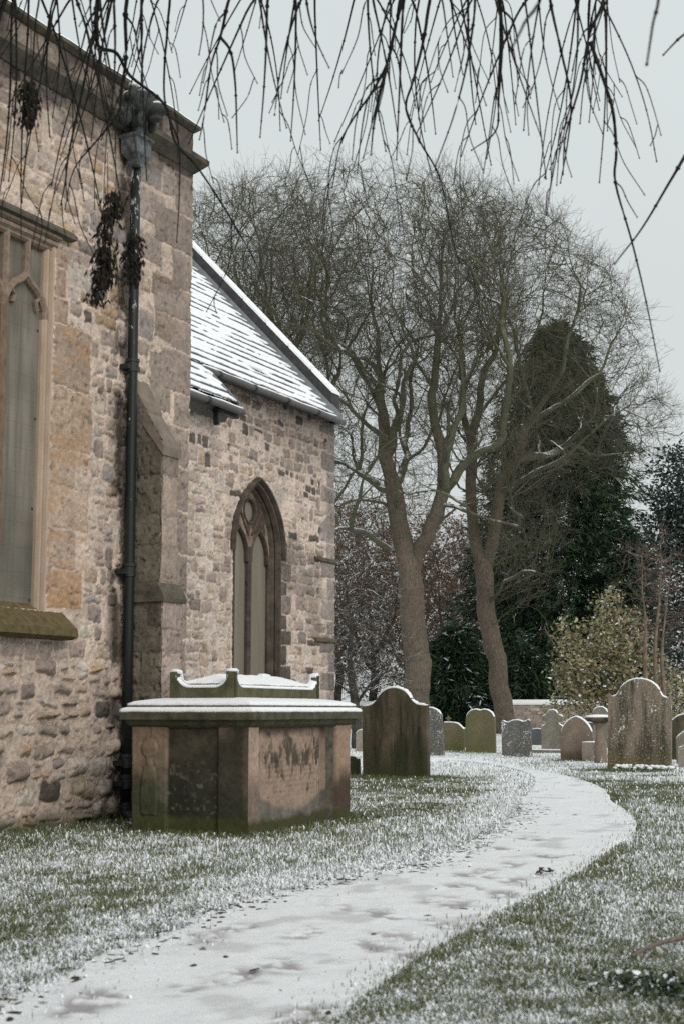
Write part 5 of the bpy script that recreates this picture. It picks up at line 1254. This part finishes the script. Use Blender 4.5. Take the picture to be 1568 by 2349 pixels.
# evergreens
def conifer(name, label, prof, dep, n, seed, cols, x0, ytop, ybot, blade=.42, wd=.06, snow=.03, group=None):
    """dark conifer: stem, drooping boughs, needle sprays through the whole depth"""
    r = np.random.default_rng(seed); b = at(x0, ybot, dep); top = at(x0, ytop, dep); bz = (b[0], b[1], 0); t = thing(name, label, 'tree', bz, group)
    Hh = top[2]; mb = MB(); mb.tube([(b[0], b[1], -.1), (b[0], b[1], Hh * .5), (top[0], top[1], Hh * .96)], [.34, .2, .03], 9); mb.build('trunk', M_DARKBARK, t, True)
    pp = np.array(prof)                            # (height fraction, radius m)
    S = []; D = []; nb = n // 14; mbv = []
    for i in range(nb):
        f = 1 - r.random() ** .8; f = np.clip(f, .03, .995); rad_ = np.interp(f, pp[:, 0], pp[:, 1]) * r.uniform(.62, 1.2); a = r.uniform(0, 2 * math.pi); z = f * Hh
        for k in range(14):
            q = r.random() ** .55; rr_ = rad_ * (.15 + .85 * q); aa_ = a + r.normal(0, .28) * (1.1 - q * .4)
            S.append((b[0] + (top[0] - b[0]) * f + math.cos(aa_) * rr_, b[1] + (top[1] - b[1]) * f + math.sin(aa_) * rr_, z + .10 * rr_ - .16 * rr_ * q * q + r.normal(0, .14))); D.append((math.cos(aa_), math.sin(aa_), -.45))
    S = np.array(S); D = np.array(D); m = 7; P = np.repeat(S, m, 0) + r.normal(0, .10, (len(S) * m, 3)); d = np.repeat(D, m, 0) + r.normal(0, .55, P.shape); d /= np.linalg.norm(d, axis=1)[:, None]
    u = r.normal(0, 1, P.shape); a_ = np.cross(d, u); a_ /= np.linalg.norm(a_, axis=1)[:, None]; L = blade * r.uniform(.5, 1.3, (len(P), 1)); w_ = wd * r.uniform(.6, 1.4, (len(P), 1))
    V = np.stack([P - a_ * w_ * .4, P + a_ * w_ * .4, P + d * L * .6 + a_ * w_ * .5, P + d * L, P + d * L * .6 - a_ * w_ * .5], 1)
    cc = np.repeat(np.array(cols)[r.integers(0, len(cols), len(S))], m, 0) * r.uniform(.7, 1.35, (len(P), 1)); sn = np.repeat(r.random(len(S)) < snow, m) & (r.random(len(P)) < .55) ; cc[sn] = (.6, .64, .66)
    i = np.arange(len(P))[:, None] * 5; F4 = i + np.array([[0, 1, 2, 4]]); F3 = i + np.array([[4, 2, 3]])
    link('foliage', npmesh('foliage', V.reshape(-1, 3), [F4, F3], np.repeat(cc, 5, 0)), M_LEAF, t); return t
DG = [(.018, .044, .020), (.028, .062, .026), (.013, .030, .017), (.038, .066, .028)]
conifer('yew_tree', 'huge dark evergreen yew rising behind the second tall trunk', [(0, 4.6), (.12, 5.4), (.3, 5.2), (.5, 4.7), (.68, 3.9), (.82, 2.9), (.92, 1.8), (1, .4)], 78, 20000, 41, DG, 1275, 745, 1680)
conifer('conifer', 'dark evergreen filling the gap between the yew and the holly', [(0, 2.3), (.4, 2.2), (.75, 1.4), (1, .2)], 74, 4200, 42, DG, 1440, 1215, 1680)
conifer('conifer', 'low dark conifer bush between the two tall trunks', [(0, 1.8), (.4, 2.1), (.75, 1.4), (1, .3)], 74, 4200, 43, DG, 1045, 1440, 1680, snow=.08)
conifer('conifer', 'low dark conifer bush right of the second tall trunk', [(0, 1.6), (.4, 1.7), (.8, 1.0), (1, .3)], 73, 2800, 44, DG, 1205, 1480, 1680, snow=.05)
# holly, right edge
def leafy(name, label, cat, blobs, dep, n, size, seed, cols, stems, weights=None, snow=.05, flat=.5, droop=.2, clump=14, spread=.28, mt=M_DARKBARK, aspect=.55, leafmat=None):
    r = np.random.default_rng(seed); b0 = at(stems[0][0][0], 1690, dep); t = thing(name, label, cat, (b0[0], b0[1], 0)); ar = np.array([q[2] * q[3] for q in blobs], float); mb = MB()
    for P in stems:
        Q_ = smooth3([at(p[0], p[1], dep + (p[2] if len(p) > 2 else 0)) for p in P], 3); mb.tube(Q_, list(np.linspace(P[0][3] if len(P[0]) > 3 else .05, .012, len(Q_))), 6)
    st_ = mb.build('stems', mt, t, True); C0 = []
    for i in range(n // clump):
        q = blobs[r.choice(len(blobs), p=ar / ar.sum())]; v = r.normal(0, 1, 3); v /= np.linalg.norm(v); v *= r.random() ** (1 / 3.4)
        C0.append(at(q[0] + v[0] * q[2], q[1] + v[1] * q[3], dep + v[2] * q[4]))
    C0 = np.array(C0); P = np.repeat(C0, clump, 0) + r.normal(0, spread, (len(C0) * clump, 3)); P = P[P[:, 2] > .05]
    V, F, C = leaf_quads(P, size, seed + 1, cols, flat, aspect, droop, weights, snow); link('leaves', npmesh('leaves', V, F, C), leafmat or M_LEAF, t); return t
M_GLOSS = colmat('holly_leaf', .38, .1, 5, 0, .001, spec=.3)
leafy('holly_tree', 'dark glossy holly tree cut by the right frame edge', 'tree', [(1590, 1120, 110, 110, 1.9), (1585, 1300, 125, 170, 2.1), (1590, 1500, 120, 170, 2.0), (1540, 1220, 70, 90, 1.2)], 56, 24000, .17, 51, [(.016, .030, .022), (.022, .040, .030), (.012, .022, .018), (.035, .05, .042)],
      [[(1600, 1700, 0, .16), (1596, 1400), (1590, 1060)]], snow=.05, leafmat=M_GLOSS, spread=.22)
# olive yellow shrub
bst = [[(1400 + 6 * i, 1700, 0, .03), (1385 + 14 * i - 40, 1560), (1340 + 26 * i - 40, 1430 + 12 * (i % 3))] for i in range(-2, 8)]
leafy('yellow_shrub', 'olive yellow leafed shrub behind the headstones on the right', 'shrub', [(1375, 1520, 100, 100, 1.3), (1420, 1450, 70, 70, 1.0), (1310, 1560, 55, 80, 1.0), (1395, 1385, 34, 34, .5), (1470, 1560, 70, 80, 1.1), (1360, 1620, 110, 40, 1.2), (1540, 1590, 60, 70, .9), (1300, 1450, 30, 36, .5)], 47, 8200, .14, 52,
      [(.20, .19, .09), (.27, .245, .125), (.34, .31, .20), (.14, .15, .065), (.24, .175, .10)], bst, snow=.10, clump=11, spread=.15, mt=M_SAPBARK, droop=.5, aspect=.6)
# three upright bare saplings with thin ascending twigs
GS = 'bare saplings beside the yellow shrub'
for i, (x, xt, yt, lab) in enumerate(((1478, 1468, 1250, 'leftmost upright bare sapling in front of the holly'), (1502, 1510, 1215, 'middle upright bare sapling in front of the holly'), (1518, 1530, 1270, 'right hand upright bare sapling in front of the holly'))):
    pl = limbs([[(x, 1705), (x + 2, 1600), (x - 2, 1450), (xt, 1330), (xt + 4, yt)]], 44); r_ = np.random.default_rng(90 + i)
    aa_ = np.array([at(xt + r_.normal(0, 22 + 26 * q), yt - 20 + (1 - q) * 30 + q * 250, 44 + r_.normal(0, .5)) for q in r_.random(130)])
    bare_tree('bare_sapling', lab, 'tree', pl, aa_, 95 + i, .075, step=.16, di=1.6, dk=.22, tip=.006, rmax=.009, per=1, tw=.14, rt=.004, up=.5, trunk_r=.03, mats=(M_SAPBARK, M_SAPBARK, M_SAPBARK), group=GS, upg=.35, wig=.12)
# snowy weeds in the near right corner
r_ = np.random.default_rng(15); cg = ground(1560, 2285); P = np.stack([cg[0] + r_.normal(0, .17, 900), cg[1] + r_.normal(0, .11, 900), np.abs(r_.normal(.02, .025, 900))], -1)
V, F, C = leaf_quads(P, .03, 16, [(.02, .035, .018), (.03, .05, .022)], .6, .6, .0, None, .22)
wd_ = link('weed_clump', npmesh('weed_clump', V, F, C), M_LEAF); tag(wd_, 'dark low weeds clotted with snow in the near right corner', 'weeds', kind='stuff')
# ================================================================== WEEPING BOUGHS OVERHEAD
GW = None
weep = thing('weeping_tree', 'bare weeping tree whose knobbly twigs hang across the top of the view', 'tree', (2.4, -2.6, 0))
wr = np.random.default_rng(101)
def knob(mb, p, d, r):
    d = np.array(d); d /= np.linalg.norm(d) + 1e-9; p = np.array(p)
    mb.tube([p - d * r * 1.5, p - d * r * .6, p + d * r * .6, p + d * r * 1.5], [r * .8, r * 1.6, r * 1.45, r * .7], 6)
def hang(mb, P, r0, r1, kn=.19):
    """a pendulous shoot along world points, thickened at its nodes"""
    S = smooth3(P, 5); n = len(S); rs = np.linspace(r0, r1, n); mb.tube(S, list(rs), 6)
    L = np.linalg.norm(np.diff(S, axis=0), axis=1); cl_ = np.concatenate([[0], np.cumsum(L)]); s = kn * .5; nodes = []
    while s < cl_[-1]:
        i = int(np.searchsorted(cl_, s)) - 1; i = max(0, min(i, n - 2)); t = (s - cl_[i]) / (L[i] + 1e-9); p = S[i] + (S[i + 1] - S[i]) * t; knob(mb, p, S[i + 1] - S[i], rs[i]); nodes.append((p, S[i + 1] - S[i], rs[i])); s += kn * wr.uniform(.7, 1.35)
    knob(mb, S[-1], S[-1] - S[-2], r1 * 1.15); return nodes
def droops(mb, nodes, prob, lmin, lmax, dep=1):
    for p, d, r in nodes:
        if wr.random() > prob: continue
        d = d / (np.linalg.norm(d) + 1e-9); side = CAMR * wr.choice([-1, 1]) * wr.uniform(.25, .9) + CAMF * wr.normal(0, .35); L = wr.uniform(lmin, lmax)
        d[2] = -abs(d[2]); k_ = wr.uniform(.12, .42); q = [p, p + (side * .5 + d * .6) * L * .25, p + side * L * (.14 + k_ * .35) + d * L * .2 + np.array([0, 0, -.30 * L]), p + side * L * (.15 + k_) + np.array([0, 0, -L * .92])]
        nn = hang(mb, q, max(.003, r * .62), .0022, .18)
        if dep > 0 and L > .3: droops(mb, nn[1:], .34, .10, .3, dep - 1)
def shoot(pts, dep, r0, r1=.0026, prob=.28, lmin=.15, lmax=.55, ext=True):
    P = [at(x, y, dep + .05 * i) for i, (x, y) in enumerate(pts)]
    if ext:    # carried up and back to the limb it hangs from
        a = P[0]; P = [a + np.array([wr.normal(.1, .35), wr.normal(-.45, .3), wr.uniform(.75, 1.15)]), a + np.array([wr.normal(.02, .10), wr.normal(-.12, .1), .42])] + P
    mb = MB(); nd = hang(mb, P, r0, r1); droops(mb, [n for n in nd if n[0][2] < a_top(dep)], prob, lmin, lmax)
    o = mb.build('bough', M_WEEP, weep, True); TOPS.append(P[0]); return o
TOPS = []
def a_top(dep): return at(784, -60, dep)[2]
B_ = [ # main shoots traced across the top of the view: points, distance, thickness
    ([(230, -70), (222, 30), (226, 105), (268, 122), (300, 175), (378, 240), (402, 325), (452, 382), (512, 472), (572, 575), (598, 628)], 7.2, .014, .12),
    ([(222, -60), (218, 60), (205, 130), (185, 230), (160, 345), (150, 420), (140, 470)], 7.0, .012, .35),
    ([(292, -70), (288, 40), (290, 130), (280, 200), (272, 260), (225, 320), (170, 390), (150, 480)], 7.1, .013, .35),
    ([(322, -70), (326, 40), (324, 105), (300, 200), (288, 300)], 7.4, .010, .4),
    ([(384, -70), (385, 60), (378, 150), (380, 240), (410, 330), (412, 440), (406, 555)], 7.5, .009, .15),
    ([(535, -70), (520, 20), (506, 85), (485, 150), (468, 270), (458, 320)], 6.8, .012, .3),
    ([(506, 85), (530, 120), (540, 190), (543, 270), (545, 350)], 6.8, .008, .10),
    ([(930, -70), (917, 0), (900, 90), (885, 150), (850, 215), (812, 268), (780, 330), (762, 430)], 6.6, .013, .35),
    ([(888, 145), (868, 230), (856, 290), (850, 355)], 6.6, .009, .3),
    ([(985, -70), (978, 40), (965, 115), (945, 190), (930, 250), (962, 325), (1008, 410), (1036, 545), (1052, 600)], 6.9, .011, .3),
    ([(1140, -70), (1146, 20), (1150, 100), (1142, 225), (1136, 300), (1080, 345)], 6.7, .014, .35),
    ([(1255, -70), (1262, 10), (1285, 115), (1308, 230), (1300, 330), (1284, 420)], 6.8, .011, .35),
    ([(1392, -70), (1380, 10), (1350, 80), (1330, 190), (1296, 310), (1290, 400)], 6.5, .013, .4),
    ([(1352, 95), (1385, 190), (1405, 260), (1412, 350), (1410, 420), (1448, 555), (1480, 690), (1512, 852)], 6.5, .010, .18),
    ([(1640, 230), (1568, 360), (1530, 425), (1470, 525), (1408, 605)], 6.3, .009, .0),
    ([(1512, -60), (1495, 60), (1482, 148)], 3.6, .006, .0),
    ([(1245, -60), (1200, 55), (1170, 115)], 3.4, .007, .0),
    ([(1600, 60), (1560, 85), (1520, 126)], 5.5, .006, .0),
]
for pts, dep, r0, pr in B_: shoot(pts, dep, r0, prob=min(1, pr * 1.7), ext=pts[0][1] < 0)
# many thinner shoots between them; how far down they hang follows the view
LEN = np.array([(-40, 520), (60, 560), (150, 560), (250, 480), (330, 420), (400, 330), (450, 230), (560, 300), (640, 380), (720, 360), (800, 330), (900, 400), (1000, 430), (1100, 430), (1200, 430), (1300, 470), (1400, 430), (1430, 330), (1470, 90)], float)
xs_ = list(wr.uniform(-40, 330, 26)) + list(wr.uniform(330, 470, 4)) + list(wr.uniform(560, 780, 11)) + list(wr.uniform(780, 1080, 17)) + list(wr.uniform(1080, 1420, 23))
for x in xs_:
    L = np.interp(x, LEN[:, 0], LEN[:, 1]) * wr.uniform(.35, 1.0); sl_ = wr.normal(-.06, .22); bend = wr.normal(0, 18); y0 = -70; n = 5
    pts = [(x + sl_ * (t * (L + 70)) + bend * math.sin(t * 2.6), y0 + t * (L + 70)) for t in np.linspace(0, 1, n)]
    shoot(pts, wr.uniform(6.2, 8.2), wr.uniform(.0055, .0105), prob=.30, lmin=.12, lmax=.6)
# withered seed bunches hanging on the left
M_KEY = plain('withered_keys', (.010, .010, .008), (.03, .024, .017), .9, 30)
for (x, y, dep, n, h) in ((243, 540, 7.0, 46, .26), (238, 610, 7.0, 60, .20), (262, 470, 7.1, 36, .16), (305, 590, 7.3, 60, .26), (66, 235, 6.6, 54, .22), (222, 672, 7.0, 14, .08)):
    c = at(x, y, dep); mb = MB()
    for i in range(n * 5):
        t = wr.random(); p = c + np.array([wr.normal(0, .010 + .022 * math.sin(t * 3)), wr.normal(0, .022), h * (.5 - t)]); d = np.array([wr.normal(0, .35), wr.normal(0, .35), -1]); d /= np.linalg.norm(d); L = wr.uniform(.030, .055)
        s = np.cross(d, wr.normal(0, 1, 3)); s /= np.linalg.norm(s) + 1e-9; f_ = np.cross(d, s) * .003
        mb.add([p, p + d * L * .5 + s * .008, p + d * L, p + d * L * .5 - s * .008, p + d * L * .5 + f_], [(0, 1, 4), (1, 2, 4), (2, 3, 4), (3, 0, 4)])
    mb.tube([c + np.array([0, 0, h * .5 + .3]), c + np.array([.01, 0, h * .5]), c + np.array([0, 0, -h * .3])], .0022, 5)
    mb.build('seed_bunch', M_KEY, weep)
# trunk behind the viewer and the arching limbs that carry the shoots
mb = MB(); mb.tube([(2.4, -2.6, -.1), (2.35, -2.55, 1.4), (2.2, -2.4, 3.0), (1.9, -2.0, 4.6), (1.5, -1.3, 5.8)], [.34, .27, .24, .2, .14], 14); mb.build('trunk', M_DARKBARK, weep, True)
tops = np.array([t for t in TOPS if t[2] > 4.6]); order = np.argsort(np.arctan2(tops[:, 0], tops[:, 1])); groups = np.array_split(order, 7)
for g in groups:
    e_ = tops[g].mean(0); s = np.array([1.5, -1.3, 5.8]); mid = (s + e_) / 2 + np.array([0, 0, .9]); mb = MB(); S = smooth3([s, (s + mid) / 2 + np.array([0, 0, .3]), mid, e_ + np.array([0, -.2, .45])], 6)
    mb.tube(S, list(np.linspace(.09, .03, len(S))), 8)
    for k in g:
        a = S[-4]; b = tops[k]; Q_ = smooth3([a, (a + b) / 2 + np.array([0, 0, .22]), b], 5); mb.tube(Q_, list(np.linspace(.022, .010, len(Q_))), 6)
    mb.build('limb', M_WEEP, weep, True)
